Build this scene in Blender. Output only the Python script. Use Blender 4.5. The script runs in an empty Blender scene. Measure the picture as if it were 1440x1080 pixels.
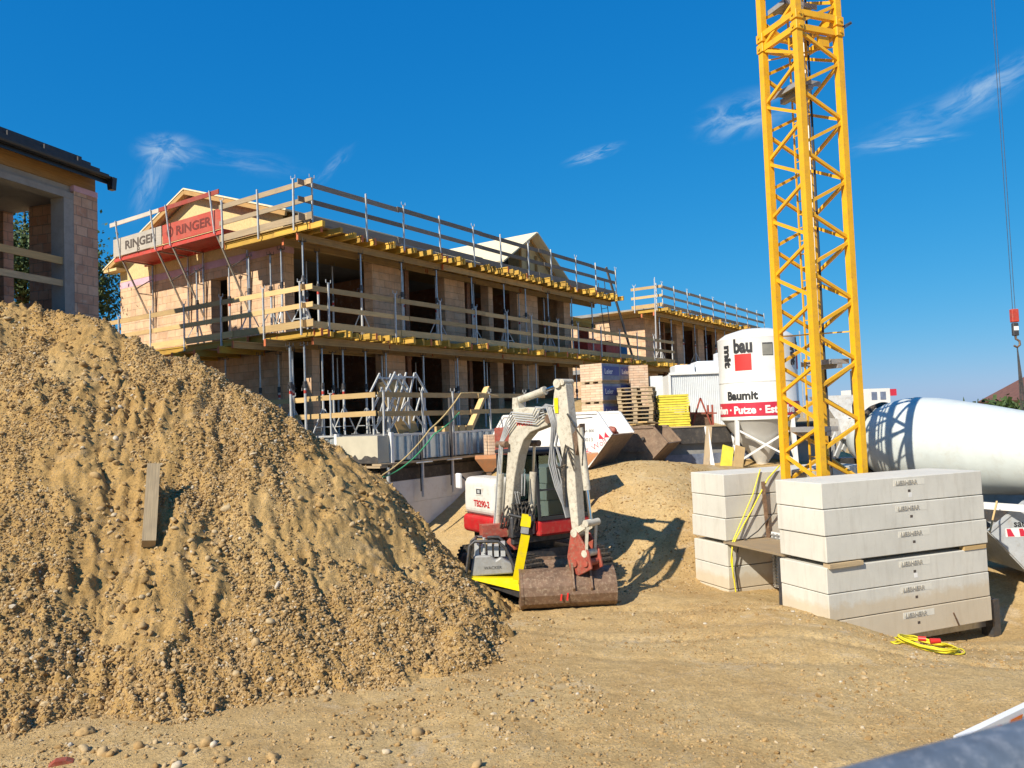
import bpy, math, random
import numpy as np
from mathutils import Vector, Matrix
random.seed(7); RNG=np.random.default_rng(11)
S=bpy.context.scene; COL=S.collection
R=math.radians
ORD=['first','second','third','fourth','fifth','sixth','seventh','eighth','ninth','tenth','eleventh','twelfth','thirteenth','fourteenth','fifteenth','sixteenth','seventeenth','eighteenth','nineteenth','twentieth']
# ------------------------------------------------------------------ mesh builder
def vperp(d):
    a=Vector((0,0,1)) if abs(d.z)<.92 else Vector((0,1,0))
    x=d.cross(a).normalized(); return x, x.cross(d).normalized()
class MB:
    def __init__(s): s.v=[]; s.f=[]; s.uv=[]; s.sm=[]; s.mi=[]
    def face(s,pts,uv=None,smooth=False,mi=0):
        b=len(s.v); s.v+= [tuple(p) for p in pts]; s.f.append(tuple(range(b,b+len(pts)))); s.uv.append(uv); s.sm.append(smooth); s.mi.append(mi)
    def idx(s,verts,faces,smooth=False,mi=0):
        b=len(s.v); s.v+=[tuple(p) for p in verts]
        for f in faces: s.f.append(tuple(i+b for i in f)); s.uv.append(None); s.sm.append(smooth); s.mi.append(mi)
        return s
    def box(s,x0,x1,y0,y1,z0,z1,M=None,mi=0):
        P=[Vector(p) for p in ((x0,y0,z0),(x1,y0,z0),(x1,y1,z0),(x0,y1,z0),(x0,y0,z1),(x1,y0,z1),(x1,y1,z1),(x0,y1,z1))]
        if M: P=[M@p for p in P]
        return s.idx(P,[(0,3,2,1),(4,5,6,7),(0,1,5,4),(1,2,6,5),(2,3,7,6),(3,0,4,7)],mi=mi)
    def bar(s,p0,p1,w,h,up=None,mi=0):
        p0=Vector(p0);p1=Vector(p1);d=(p1-p0); L=d.length; d.normalize()
        if up is None: x,y=vperp(d)
        else:
            x=d.cross(Vector(up)).normalized(); y=x.cross(d).normalized()
        x=x*w/2;y=y*h/2; r=random.random()*50
        A=[p0-x-y,p0+x-y,p0+x+y,p0-x+y];B=[p1-x-y,p1+x-y,p1+x+y,p1-x+y]
        k=0
        for i in range(4):
            j=(i+1)%4; wd=w if i%2==0 else h
            s.face([A[i],B[i],B[j],A[j]][::-1],[(0+r,k),(r+L,k),(r+L,k+wd),(r,k+wd)][::-1][0:4] if 0 else [(r,k+wd),(r+L,k+wd),(r+L,k),(r,k)],mi=mi); k+=wd
        s.face([A[0],A[1],A[2],A[3]][::-1],[(r,r)]*4,mi=mi); s.face(B,[(r,r)]*4,mi=mi)
        return s
    def tube(s,pts,r,n=8,cap=True,mi=0):
        pts=[Vector(p) for p in pts]; rr=r if isinstance(r,(list,tuple)) else [r]*len(pts)
        rings=[]; x=None
        for i,p in enumerate(pts):
            d=(pts[min(i+1,len(pts)-1)]-pts[max(i-1,0)]).normalized()
            if x is None: x,y=vperp(d)
            else:
                x=(x-d*x.dot(d)).normalized()
            y=x.cross(d)
            rings.append([p+(x*math.cos(2*math.pi*k/n)+y*math.sin(2*math.pi*k/n))*rr[i] for k in range(n)])
        V=[q for g in rings for q in g]; F=[]
        for i in range(len(pts)-1):
            for k in range(n):
                a=i*n+k;b=i*n+(k+1)%n; F.append((a,b,b+n,a+n)[::-1])
        s.idx(V,F,smooth=n>5,mi=mi)
        if cap:
            s.face(rings[0],mi=mi); s.face(rings[-1][::-1],mi=mi)
        return s
    def lathe(s,prof,M=None,n=40,mi=0,smooth=True):
        V=[];F=[]
        for (z,r) in prof:
            for k in range(n):
                a=2*math.pi*k/n; p=Vector((r*math.cos(a),r*math.sin(a),z)); V.append(M@p if M else p)
        for i in range(len(prof)-1):
            for k in range(n):
                a=i*n+k;b=i*n+(k+1)%n; F.append((a,b,b+n,a+n))
        return s.idx(V,F,smooth=smooth,mi=mi)
    def prism(s,poly,M,t,mi=0):
        # poly in local xz, thickness t along y (centred), M places
        n=len(poly); a=[M@Vector((x,-t/2,z)) for x,z in poly]; b=[M@Vector((x,t/2,z)) for x,z in poly]
        s.idx(a+b,[tuple(range(n)),tuple(range(2*n-1,n-1,-1))]+[((i+1)%n,i,i+n,(i+1)%n+n) for i in range(n)],mi=mi)
        return s
    def xf(s,M): s.v=[tuple(M@Vector(p)) for p in s.v]; return s
    def build(s,name,mat,parent=None,bevel=0,loc=None,rotz=None,segs=1):
        m=bpy.data.meshes.new(name); m.from_pydata(s.v,[],s.f)
        mats=mat if isinstance(mat,(list,tuple)) else [mat]
        for k in mats: m.materials.append(k)
        m.polygons.foreach_set('use_smooth',s.sm); m.polygons.foreach_set('material_index',s.mi)
        ul=m.uv_layers.new(name='UVMap'); uv=[]
        V=s.v
        for f,u in zip(s.f,s.uv):
            if u: 
                for q in u: uv+=q
            else:
                a,b,c=Vector(V[f[0]]),Vector(V[f[1]]),Vector(V[f[2]])
                n=(b-a).cross(c-a)
                if n.length>0:n.normalize()
                if abs(n.z)>.7:
                    for i in f: uv+=(V[i][0],V[i][1])
                else:
                    t=Vector((-n.y,n.x,0)); t=t.normalized() if t.length>1e-6 else Vector((1,0,0))
                    for i in f: uv+=(Vector(V[i]).dot(t),V[i][2])
        ul.data.foreach_set('uv',uv)
        m.update()
        o=bpy.data.objects.new(name,m); COL.objects.link(o)
        if parent: o.parent=parent
        if loc is not None:o.location=loc
        if rotz is not None:o.rotation_euler=(0,0,rotz)
        if bevel:
            b=o.modifiers.new('bevel','BEVEL'); b.width=bevel; b.segments=segs; b.limit_method='ANGLE'
        return o
def tag(o,label=None,cat=None,group=None,kind=None):
    if label:o['label']=label
    if cat:o['category']=cat
    if group:o['group']=group
    if kind:o['kind']=kind
    return o
def E(name,label,cat,loc=(0,0,0),rotz=0,group=None):
    o=bpy.data.objects.new(name,None); COL.objects.link(o); o.location=loc; o.rotation_euler=(0,0,rotz); o.empty_display_size=.3
    return tag(o,label,cat,group)
def dup(root,loc=None,rotz=None,label=None,parent=None,skip=()):
    def cp(o,par):
        c=o.copy(); COL.objects.link(c)
        c.parent=par
        for ch in list(o.children):
            if ch.name.split('.')[0] in skip: continue
            cp(ch,c)
        return c
    r=cp(root,parent)
    if loc is not None:r.location=loc
    if rotz is not None:r.rotation_euler=(0,0,rotz)
    if label:r['label']=label
    return r
def text(name,body,size,mat,M,parent=None,ext=.004,offset=.0,bend=None,align='LEFT',sx=1.0):
    c=bpy.data.curves.new(name,'FONT'); c.body=body; c.size=size; c.extrude=ext; c.offset=offset; c.align_x=align; c.resolution_u=3
    t=bpy.data.objects.new(name,c); COL.objects.link(t); bpy.context.view_layer.update()
    m=bpy.data.meshes.new_from_object(t.evaluated_get(bpy.context.evaluated_depsgraph_get()))
    bpy.data.objects.remove(t)
    for v in m.vertices:
        x,y,z=v.co; x*=sx
        if bend: # cylinder radius
            a=x/bend+0; v.co=M@Vector(((bend+z)*math.cos(a),(bend+z)*math.sin(a),y))
        else: v.co=M@Vector((x,y,z))
    m.materials.clear(); m.materials.append(mat)
    for p in m.polygons:p.material_index=0
    o=bpy.data.objects.new(name,m); COL.objects.link(o)
    if parent:o.parent=parent
    return o
# ------------------------------------------------------------------ materials
def nodes(name):
    m=bpy.data.materials.new(name); m.use_nodes=True; nt=m.node_tree; return m,nt,nt.nodes['Principled BSDF']
def N(nt,t,**k):
    n=nt.nodes.new(t)
    for a,b in k.items():
        if a in n.inputs.keys() if isinstance(a,str) else False: n.inputs[a].default_value=b
        else: setattr(n,a,b)
    return n
def ramp(nt,fac,stops):
    r=nt.nodes.new('ShaderNodeValToRGB'); e=r.color_ramp.elements
    while len(e)<len(stops): e.new(.5)
    for x,(p,c) in zip(e,stops): x.position=p; x.color=(*c,1) if len(c)==3 else c
    nt.links.new(fac,r.inputs[0]); return r
def noise(nt,scale,detail=4,rough=.6,vec=None,dist=0):
    n=nt.nodes.new('ShaderNodeTexNoise'); n.inputs['Scale'].default_value=scale; n.inputs['Detail'].default_value=detail; n.inputs['Roughness'].default_value=rough; n.inputs['Distortion'].default_value=dist
    if vec: nt.links.new(vec,n.inputs['Vector'])
    return n
def mixc(nt,fac,a,b,mode='MIX'):
    m=nt.nodes.new('ShaderNodeMix'); m.data_type='RGBA'; m.blend_type=mode
    for s,v in ((m.inputs[0],fac),(m.inputs[6],a),(m.inputs[7],b)):
        if hasattr(v,'links') or isinstance(v,bpy.types.NodeSocket): nt.links.new(v,s)
        elif isinstance(v,(int,float)): s.default_value=v
        else: s.default_value=(*v,1)
    return m.outputs[2]
def geo(nt): return nt.nodes.new('ShaderNodeNewGeometry').outputs['Position']
def bump(nt,h,strength=.3,dist=.01,prev=None):
    b=nt.nodes.new('ShaderNodeBump'); b.inputs['Strength'].default_value=strength; b.inputs['Distance'].default_value=dist
    nt.links.new(h,b.inputs['Height'])
    if prev: nt.links.new(prev,b.inputs['Normal'])
    return b.outputs[0]
def scl(c,f): return tuple(min(1,x*f) for x in c)
def paint(name,c,rough=.5,var=.25,scale=3,metal=0,bmp=.1,dirt=None,dirtamt=.5,fine=40,coat=0):
    m,nt,b=nodes(name); p=geo(nt); n=noise(nt,scale,5,.65,p)
    r=ramp(nt,n.outputs[0],[(.3,scl(c,1-var)),(.7,scl(c,1+var*.35))])
    col=r.outputs[0]
    if dirt:
        n2=noise(nt,scale*2.3,8,.75,p); f=ramp(nt,n2.outputs[0],[(.5-.0,(0,0,0)),(.68,(dirtamt,)*3)])
        col=mixc(nt,f.outputs[0],col,dirt)
    oi=nt.nodes.new('ShaderNodeObjectInfo'); mr=nt.nodes.new('ShaderNodeMapRange'); nt.links.new(oi.outputs['Random'],mr.inputs[0]); mr.inputs[3].default_value=1-var*.5; mr.inputs[4].default_value=1.0
    col=mixc(nt,1.0,col,mr.outputs[0],'MULTIPLY')
    nt.links.new(col,b.inputs['Base Color']); b.inputs['Roughness'].default_value=rough; b.inputs['Metallic'].default_value=metal
    if bmp:
        nf=noise(nt,fine,4,.6,p); nt.links.new(bump(nt,nf.outputs[0],bmp,.004),b.inputs['Normal'])
    return m
def wood(name,c,var=.35,grey=None,greyamt=.4,rough=.75,gs=1):
    m,nt,b=nodes(name); uv=nt.nodes.new('ShaderNodeUVMap').outputs[0]
    mp=nt.nodes.new('ShaderNodeMapping'); mp.inputs['Scale'].default_value=(1.2*gs,28*gs,1); nt.links.new(uv,mp.inputs[0])
    n=noise(nt,1.5,6,.65,mp.outputs[0],.4); r=ramp(nt,n.outputs[0],[(.3,scl(c,1-var)),(.7,scl(c,1.12))]); col=r.outputs[0]
    # knots and stains
    n3=noise(nt,3.0,3,.5,geo(nt)); f=ramp(nt,n3.outputs[0],[(.45,(0,0,0)),(.75,(greyamt,)*3)])
    col=mixc(nt,f.outputs[0],col,grey or scl(c,.55))
    oi=nt.nodes.new('ShaderNodeObjectInfo'); mr=nt.nodes.new('ShaderNodeMapRange'); nt.links.new(oi.outputs['Random'],mr.inputs[0]); mr.inputs[3].default_value=.62; mr.inputs[4].default_value=1.08
    col=mixc(nt,1.0,col,mr.outputs[0],'MULTIPLY')
    nt.links.new(col,b.inputs['Base Color']); b.inputs['Roughness'].default_value=rough
    nt.links.new(bump(nt,n.outputs[0],.3,.004),b.inputs['Normal']); return m
def brickmat(name,c1,c2,mortar,bw=.5,bh=.25,ms=.006,grooves=True):
    m,nt,b=nodes(name); uv=nt.nodes.new('ShaderNodeUVMap').outputs[0]
    t=nt.nodes.new('ShaderNodeTexBrick'); nt.links.new(uv,t.inputs['Vector'])
    t.inputs['Scale'].default_value=1; t.inputs['Brick Width'].default_value=bw; t.inputs['Row Height'].default_value=bh; t.inputs['Mortar Size'].default_value=ms; t.inputs['Mortar Smooth'].default_value=.3
    t.inputs['Color1'].default_value=(*c1,1);t.inputs['Color2'].default_value=(*c2,1);t.inputs['Mortar'].default_value=(*mortar,1); t.inputs['Bias'].default_value=-.1
    n=noise(nt,2.2,6,.7,geo(nt)); f=ramp(nt,n.outputs[0],[(.35,(.72,.72,.72)),(.7,(1.08,1.06,1.02))])
    col=mixc(nt,1.0,t.outputs[0],f.outputs[0],'MULTIPLY')
    # mortar smears
    n2=noise(nt,5,7,.75,geo(nt)); f2=ramp(nt,n2.outputs[0],[(.54,(0,0,0)),(.68,(.5,.5,.5))]); col=mixc(nt,f2.outputs[0],col,(.55,.48,.40))
    nt.links.new(col,b.inputs['Base Color']); b.inputs['Roughness'].default_value=.9
    h=mixc(nt,1.0,(1,1,1),t.outputs['Fac'],'SUBTRACT')
    nb=bump(nt,h,.8,.01)
    if grooves:
        w=nt.nodes.new('ShaderNodeTexWave'); w.inputs['Scale'].default_value=9; nt.links.new(uv,w.inputs[0]); nb=bump(nt,w.outputs[1],.25,.006,nb)
    nt.links.new(nb,b.inputs['Normal']); return m
def soilmat(name,cs,stones=True,grey=(.42,.38,.31)):
    m,nt,b=nodes(name); p=geo(nt)
    n1=noise(nt,.45,6,.65,p,.5); n2=noise(nt,3.5,8,.75,p); n3=noise(nt,26,5,.7,p)
    r=ramp(nt,n1.outputs[0],[(.3,cs[0]),(.5,cs[1]),(.72,cs[2])])
    f2=ramp(nt,n2.outputs[0],[(.3,(.74,.73,.7)),(.65,(1.1,1.09,1.06))]); col=mixc(nt,1.0,r.outputs[0],f2.outputs[0],'MULTIPLY')
    f3=ramp(nt,n3.outputs[0],[(.3,(.72,.71,.68)),(.62,(1.12,1.12,1.1))]); col=mixc(nt,1.0,col,f3.outputs[0],'MULTIPLY')
    # patches of dry pale crust
    n4=noise(nt,1.1,7,.72,p,1.0); f4=ramp(nt,n4.outputs[0],[(.56,(0,0,0)),(.72,(.55,.55,.55))]); col=mixc(nt,f4.outputs[0],col,grey)
    # pebbles
    v=nt.nodes.new('ShaderNodeTexVoronoi'); v.inputs['Scale'].default_value=42; nt.links.new(p,v.inputs[0])
    d=ramp(nt,v.outputs['Distance'],[(.22,(1,1,1)),(.42,(0,0,0))])
    gate=ramp(nt,n2.outputs[0],[(.45,(0,0,0)),(.56,(1,1,1))]); rc=ramp(nt,v.outputs['Color'],[(.3,(0,0,0)),(.45,(1,1,1))])
    mk=mixc(nt,1.0,d.outputs[0],gate.outputs[0],'MULTIPLY'); mk=mixc(nt,1.0,mk,rc.outputs[0],'MULTIPLY')
    pc=ramp(nt,v.outputs['Color'],[(.35,scl(cs[2],.8)),(.6,scl(grey,1.05)),(.9,scl(grey,1.25))])
    col=mixc(nt,mk,col,pc.outputs[0])
    nt.links.new(col,b.inputs['Base Color']); b.inputs['Roughness'].default_value=.95; b.inputs['Specular IOR Level'].default_value=.15
    nb=bump(nt,n2.outputs[0],.7,.06); nb=bump(nt,n3.outputs[0],.8,.016,nb); nb=bump(nt,mk,.9,.014,nb)
    nt.links.new(nb,b.inputs['Normal']); return m
M={}
M['soil']=soilmat('soil',[(.45,.295,.13),(.53,.37,.175),(.57,.425,.225)],grey=(.56,.47,.34))
M['heap']=soilmat('heap_soil',[(.34,.208,.078),(.43,.275,.108),(.48,.33,.15)],grey=(.44,.35,.24))
M['concrete']=paint('concrete',(.64,.60,.50),.85,.14,1.3,bmp=.25,fine=60,dirt=(.36,.33,.28),dirtamt=.3)
M['concrete_lt']=paint('concrete_light',(.70,.67,.58),.85,.1,9)
M['concrete_grey']=paint('concrete_grey',(.33,.32,.30),.9,.25,1.5,bmp=.3,dirt=(.2,.19,.17))
M['concrete_beige']=paint('concrete_beige',(.55,.50,.38),.9,.15,2,bmp=.2)
def concretemat(name,c):
    m,nt,b=nodes(name); p=geo(nt); n=noise(nt,.9,6,.7,p); r=ramp(nt,n.outputs[0],[(.3,scl(c,.86)),(.7,scl(c,1.04))]); col=r.outputs[0]
    mp=nt.nodes.new('ShaderNodeMapping'); mp.inputs['Scale'].default_value=(5,5,.7); nt.links.new(p,mp.inputs[0]); ns=noise(nt,1.6,6,.7,mp.outputs[0]); f=ramp(nt,ns.outputs[0],[(.5,(0,0,0)),(.72,(.4,.4,.4))]); col=mixc(nt,f.outputs[0],col,(.40,.36,.29))
    v=nt.nodes.new('ShaderNodeTexVoronoi'); v.inputs['Scale'].default_value=30; nt.links.new(p,v.inputs[0]); d=ramp(nt,v.outputs['Distance'],[(.05,(1,1,1)),(.13,(0,0,0))]); g_=ramp(nt,v.outputs['Color'],[(.6,(0,0,0)),(.65,(.8,.8,.8))]); mk=mixc(nt,1.0,d.outputs[0],g_.outputs[0],'MULTIPLY'); col=mixc(nt,mk,col,(.2,.18,.15))
    sx=nt.nodes.new('ShaderNodeSeparateXYZ'); nt.links.new(p,sx.inputs[0]); n5=noise(nt,4,6,.7,p); ad=nt.nodes.new('ShaderNodeMath'); ad.operation='MULTIPLY_ADD'; nt.links.new(n5.outputs[0],ad.inputs[0]); ad.inputs[1].default_value=-.4; nt.links.new(sx.outputs[2],ad.inputs[2]); f6=ramp(nt,ad.outputs[0],[(.0,(.5,.5,.5)),(.12,(0,0,0))]); col=mixc(nt,f6.outputs[0],col,(.50,.37,.2))
    nt.links.new(col,b.inputs['Base Color']); b.inputs['Roughness'].default_value=.88
    n3=noise(nt,70,4,.6,p); nb=bump(nt,n3.outputs[0],.3,.004); nb=bump(nt,n.outputs[0],.3,.02,nb); nt.links.new(nb,b.inputs['Normal']); return m
M['concrete']=concretemat('concrete',(.63,.605,.53)); M['concrete_dk']=paint('concrete_relief',(.42,.39,.33),.9,.1,9)
M['crane']=paint('crane_yellow',(.82,.43,.012),.45,.12,3,bmp=.05,dirt=(.42,.22,.05),dirtamt=.5)
M['beam']=wood('beam_yellow',(.72,.43,.06),.25,grey=(.35,.2,.06),greyamt=.5)
M['beam_main']=wood('beam_brown',(.50,.33,.13),.3,grey=(.3,.19,.09),greyamt=.6)
M['beam_end']=paint('beam_end_red',(.62,.17,.06),.7,.2,8)
M['ply']=wood('plywood',(.52,.34,.13),.25,grey=(.3,.2,.1))
M['board']=wood('board_fresh',(.68,.46,.20),.2,grey=(.45,.28,.12),greyamt=.35)
M['board_old']=wood('board_weathered',(.27,.225,.175),.35,grey=(.17,.15,.13),greyamt=.5)
M['board_mid']=wood('board_tan',(.50,.37,.22),.3,grey=(.3,.25,.19),greyamt=.5)
M['timber']=wood('timber_grey',(.56,.42,.24),.4,grey=(.30,.22,.14),greyamt=.4)
M['steel']=paint('galvanised_steel',(.55,.56,.56),.4,.3,8,metal=.75,bmp=.05,dirt=(.35,.33,.3),dirtamt=.5)
M['steel_white']=paint('pale_steel',(.62,.63,.62),.5,.2,8,metal=.3,bmp=.05,dirt=(.4,.37,.33),dirtamt=.5)
M['steel_dark']=paint('dark_steel',(.10,.10,.105),.5,.4,6,metal=.5,dirt=(.25,.17,.1))
M['redmark']=paint('red_mark',(.55,.06,.04),.5,.3,8)
M['brick']=brickmat('clay_block',(.72,.49,.31),(.63,.40,.245),(.34,.24,.15))
M['brick_shade']=M['brick']
M['brick2']=brickmat('clay_block_red',(.54,.31,.21),(.68,.46,.33),(.34,.26,.2),bw=.34,ms=.012)
M['inner']=brickmat('clay_block_shaded',(.34,.17,.10),(.28,.14,.085),(.2,.13,.09))  # darker clay block, the shade of the rooms put into its colour
M['pink']=paint('pink_insulation',(.66,.42,.50),.8,.2,3)
M['osb']=paint('osb_board',(.72,.54,.26),.8,.22,14,bmp=.15,fine=30)
M['roofpanel']=paint('pale_sheathing',(.74,.64,.42),.8,.1,3)
M['tile']=paint('roof_tile',(.055,.05,.05),.6,.4,6,bmp=.3)
M['gutter']=paint('gutter_black',(.018,.02,.025),.35,.2,5)
M['rafter']=wood('rafter',(.5,.29,.10),.35)
M['red']=paint('platform_red',(.55,.06,.035),.55,.25,4,dirt=(.4,.22,.17),dirtamt=.5)
M['red_faded']=wood('board_red',(.50,.075,.045),.25,grey=(.40,.15,.1),greyamt=.6)
M['plat_grey']=wood('board_bleached',(.52,.46,.38),.2,grey=(.35,.31,.26),greyamt=.5)
M['stencil']=paint('stencil_dark',(.10,.075,.06),.8,.3,9)
M['stencil_red']=paint('stencil_darkred',(.17,.03,.02),.8,.3,9)
M['white']=paint('white_paint',(.80,.79,.76),.45,.07,2,bmp=.03,dirt=(.55,.5,.42),dirtamt=.25)
M['white_dirty']=paint('white_worn',(.66,.65,.62),.6,.2,5,dirt=(.38,.30,.22),dirtamt=.7)
M['silo']=paint('silo_white',(.74,.73,.69),.42,.09,1.4,bmp=.03,dirt=(.55,.50,.42),dirtamt=.35)
M['cone']=paint('silo_cone',(.62,.61,.57),.5,.12,2)
M['drum']=paint('drum_white',(.60,.645,.62),.38,.10,1.6,bmp=.04,dirt=(.47,.46,.40),dirtamt=.5)
M['black']=paint('black_print',(.03,.03,.032),.6,.1,5,bmp=0)
M['logored']=paint('logo_red',(.75,.035,.03),.5,.08,3,bmp=0)
M['bandred']=paint('band_red',(.58,.03,.06),.45,.08,3,bmp=0)
M['print_white']=paint('print_white',(.82,.8,.76),.6,.05,3,bmp=0)
M['xps']=paint('insulation_board',(.70,.71,.70),.8,.12,1.5,dirt=(.5,.45,.38),dirtamt=.4)
M['bitumen']=paint('bitumen',(.06,.055,.052),.8,.4,3,dirt=(.2,.16,.12),dirtamt=.5)
M['sheet']=paint('sheet_metal',(.52,.58,.60),.42,.2,4,metal=.55,dirt=(.4,.38,.34),dirtamt=.4)
M['ex_white']=paint('excavator_white',(.74,.71,.64),.38,.08,3,dirt=(.42,.35,.26),dirtamt=.45)
M['ex_beige']=paint('excavator_beige',(.60,.55,.44),.5,.18,6,dirt=(.22,.16,.10),dirtamt=.75)
M['ex_red']=paint('excavator_red',(.50,.018,.02),.4,.15,4,dirt=(.35,.2,.13),dirtamt=.4)
M['rust']=paint('rusty_steel',(.24,.145,.09),.6,.4,7,metal=.25,dirt=(.42,.31,.20),dirtamt=.95,bmp=.5)
M['rustred']=paint('rust_red',(.40,.08,.05),.6,.4,7,dirt=(.3,.2,.13),dirtamt=.8)
M['rubber']=paint('rubber',(.035,.033,.03),.8,.3,8,dirt=(.24,.17,.1),dirtamt=.9)
M['chrome']=paint('chrome',(.75,.75,.75),.12,.05,5,metal=1,bmp=0)
M['yellow']=paint('compactor_yellow',(.85,.66,.0),.45,.1,4,dirt=(.5,.38,.1),dirtamt=.4)
M['yellow2']=paint('yellow_panel',(.80,.66,.06),.6,.25,5)
M['grey_cast']=paint('cast_grey',(.36,.36,.355),.55,.2,7,metal=.2,dirt=(.25,.2,.15),dirtamt=.5)
M['cable']=paint('yellow_cable',(.80,.68,.03),.5,.1,5,bmp=0)
M['green']=paint('green_hose',(.06,.36,.16),.5,.1,5,bmp=0)
M['tan_hose']=paint('tan_hose',(.55,.40,.18),.6,.1,5,bmp=0)
M['plug']=paint('red_plug',(.6,.03,.02),.4,.1,5,bmp=0)
M['orange']=paint('orange_paint',(.70,.30,.12),.55,.2,5,dirt=(.5,.35,.22),dirtamt=.6)
M['brownskip']=paint('brown_skip',(.26,.17,.11),.7,.35,4,dirt=(.4,.3,.2),dirtamt=.6)
M['skipgrey']=paint('skip_grey',(.55,.58,.60),.45,.15,3,metal=.2,dirt=(.36,.33,.28),dirtamt=.6)
M['blue']=paint('blue_foil',(.055,.08,.30),.45,.3,4)
M['bluegrey']=paint('blue_grey_foil',(.20,.24,.34),.4,.4,5)
M['tilebrick']=brickmat('packed_brick',(.74,.50,.34),(.80,.62,.46),(.42,.27,.18),bw=.4,bh=.09,ms=.006,grooves=False)
M['container']=paint('container_white',(.72,.75,.76),.5,.1,1.5,dirt=(.55,.5,.42),dirtamt=.3)
M['foil']=paint('white_foil',(.78,.81,.84),.3,.12,4,bmp=.5,fine=9)
M['pebble_dark']=paint('dark_scrap',(.02,.025,.05),.5,.2,5)
M['leaf']=paint('leaf_green',(.075,.13,.03),.7,.5,3,bmp=0)
M['bark']=paint('bark',(.12,.09,.06),.9,.4,6)
M['rail_paint']=paint('rail_bluegrey',(.17,.21,.26),.5,.35,30,metal=.3,dirt=(.4,.42,.45),dirtamt=.6)
M['orangeprint']=paint('orange_print',(.85,.20,.02),.5,.08,5,bmp=0)
M['plaster']=paint('plaster_white',(.78,.75,.70),.9,.08,2)
M['dark']=paint('painted_void_shade',(.04,.035,.03),.9,.2,3)  # near-black colour standing in for the shade inside an opening
m,nt,b=nodes('tinted_glass'); tr=nt.nodes.new('ShaderNodeBsdfTransparent'); tr.inputs[0].default_value=(.68,.90,.88,1); gl=nt.nodes.new('ShaderNodeBsdfGlossy'); gl.inputs['Roughness'].default_value=.03
fn_=nt.nodes.new('ShaderNodeFresnel'); fn_.inputs[0].default_value=2.1; mx=nt.nodes.new('ShaderNodeMixShader'); ma_=nt.nodes.new('ShaderNodeMath'); ma_.operation='ADD'; ma_.use_clamp=True; ma_.inputs[1].default_value=.12; nt.links.new(fn_.outputs[0],ma_.inputs[0]); nt.links.new(ma_.outputs[0],mx.inputs[0]); gl.inputs[0].default_value=(.7,.95,.93,1); nt.links.new(tr.outputs[0],mx.inputs[1]); nt.links.new(gl.outputs[0],mx.inputs[2]); nt.links.new(mx.outputs[0],nt.nodes['Material Output'].inputs[0])
M['glass']=m
# ------------------------------------------------------------------ camera
F_=1110.;PITCH=R(2.68);ROLL=R(2.15);H0=3.6
cp,sp,cr,sr=math.cos(PITCH),math.sin(PITCH),math.cos(ROLL),math.sin(ROLL)
fwd=Vector((0,cp,sp));up0=Vector((0,-sp,cp));r0=Vector((1,0,0))
rt=cr*r0-sr*up0; uc=sr*r0+cr*up0; CC=Vector((0,0,H0))
cam=bpy.data.cameras.new('camera'); co=bpy.data.objects.new('camera',cam); COL.objects.link(co); S.camera=co
co.matrix_world=Matrix(((rt.x,uc.x,-fwd.x,0),(rt.y,uc.y,-fwd.y,0),(rt.z,uc.z,-fwd.z,H0),(0,0,0,1)))
cam.sensor_width=36; cam.lens=F_/1440*36; cam.clip_start=.05; cam.clip_end=3000
cam.dof.use_dof=True; cam.dof.focus_distance=15; cam.dof.aperture_fstop=11
def ray(px,py): return (px-720)/F_*rt-(py-540)/F_*uc+fwd
def atY(px,py,Y): d=ray(px,py); return CC+d*(Y/d.y)
def onplane(px,py,P,n): d=ray(px,py); n=Vector(n); return CC+d*((Vector(P)-CC).dot(n)/d.dot(n))
# ------------------------------------------------------------------ terrain
def _h(ix,iy,seed):
    n=(ix*374761393+iy*668265263+seed*1274126177)&0xffffffff
    n=((n^(n>>13))*1274126177)&0xffffffff
    return ((n^(n>>16))&0xffff)/65535.
def vn(x,y,seed=0):
    ix=np.floor(x).astype(np.int64);iy=np.floor(y).astype(np.int64);fx=x-ix;fy=y-iy
    fx=fx*fx*(3-2*fx);fy=fy*fy*(3-2*fy)
    a=_h(ix,iy,seed);b=_h(ix+1,iy,seed);c=_h(ix,iy+1,seed);d=_h(ix+1,iy+1,seed)
    return (a*(1-fx)+b*fx)*(1-fy)+(c*(1-fx)+d*fx)*fy-.5
def fbm(x,y,s,oct=4,seed=0,g=.5):
    o=0;a=1
    for i in range(oct): o=o+a*vn(x*s+i*17.3,y*s-i*9.1,seed+i); a*=g; s*=2.03
    return o
def ss(a,b,x): t=np.clip((x-a)/(b-a),0,1); return t*t*(3-2*t)
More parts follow.
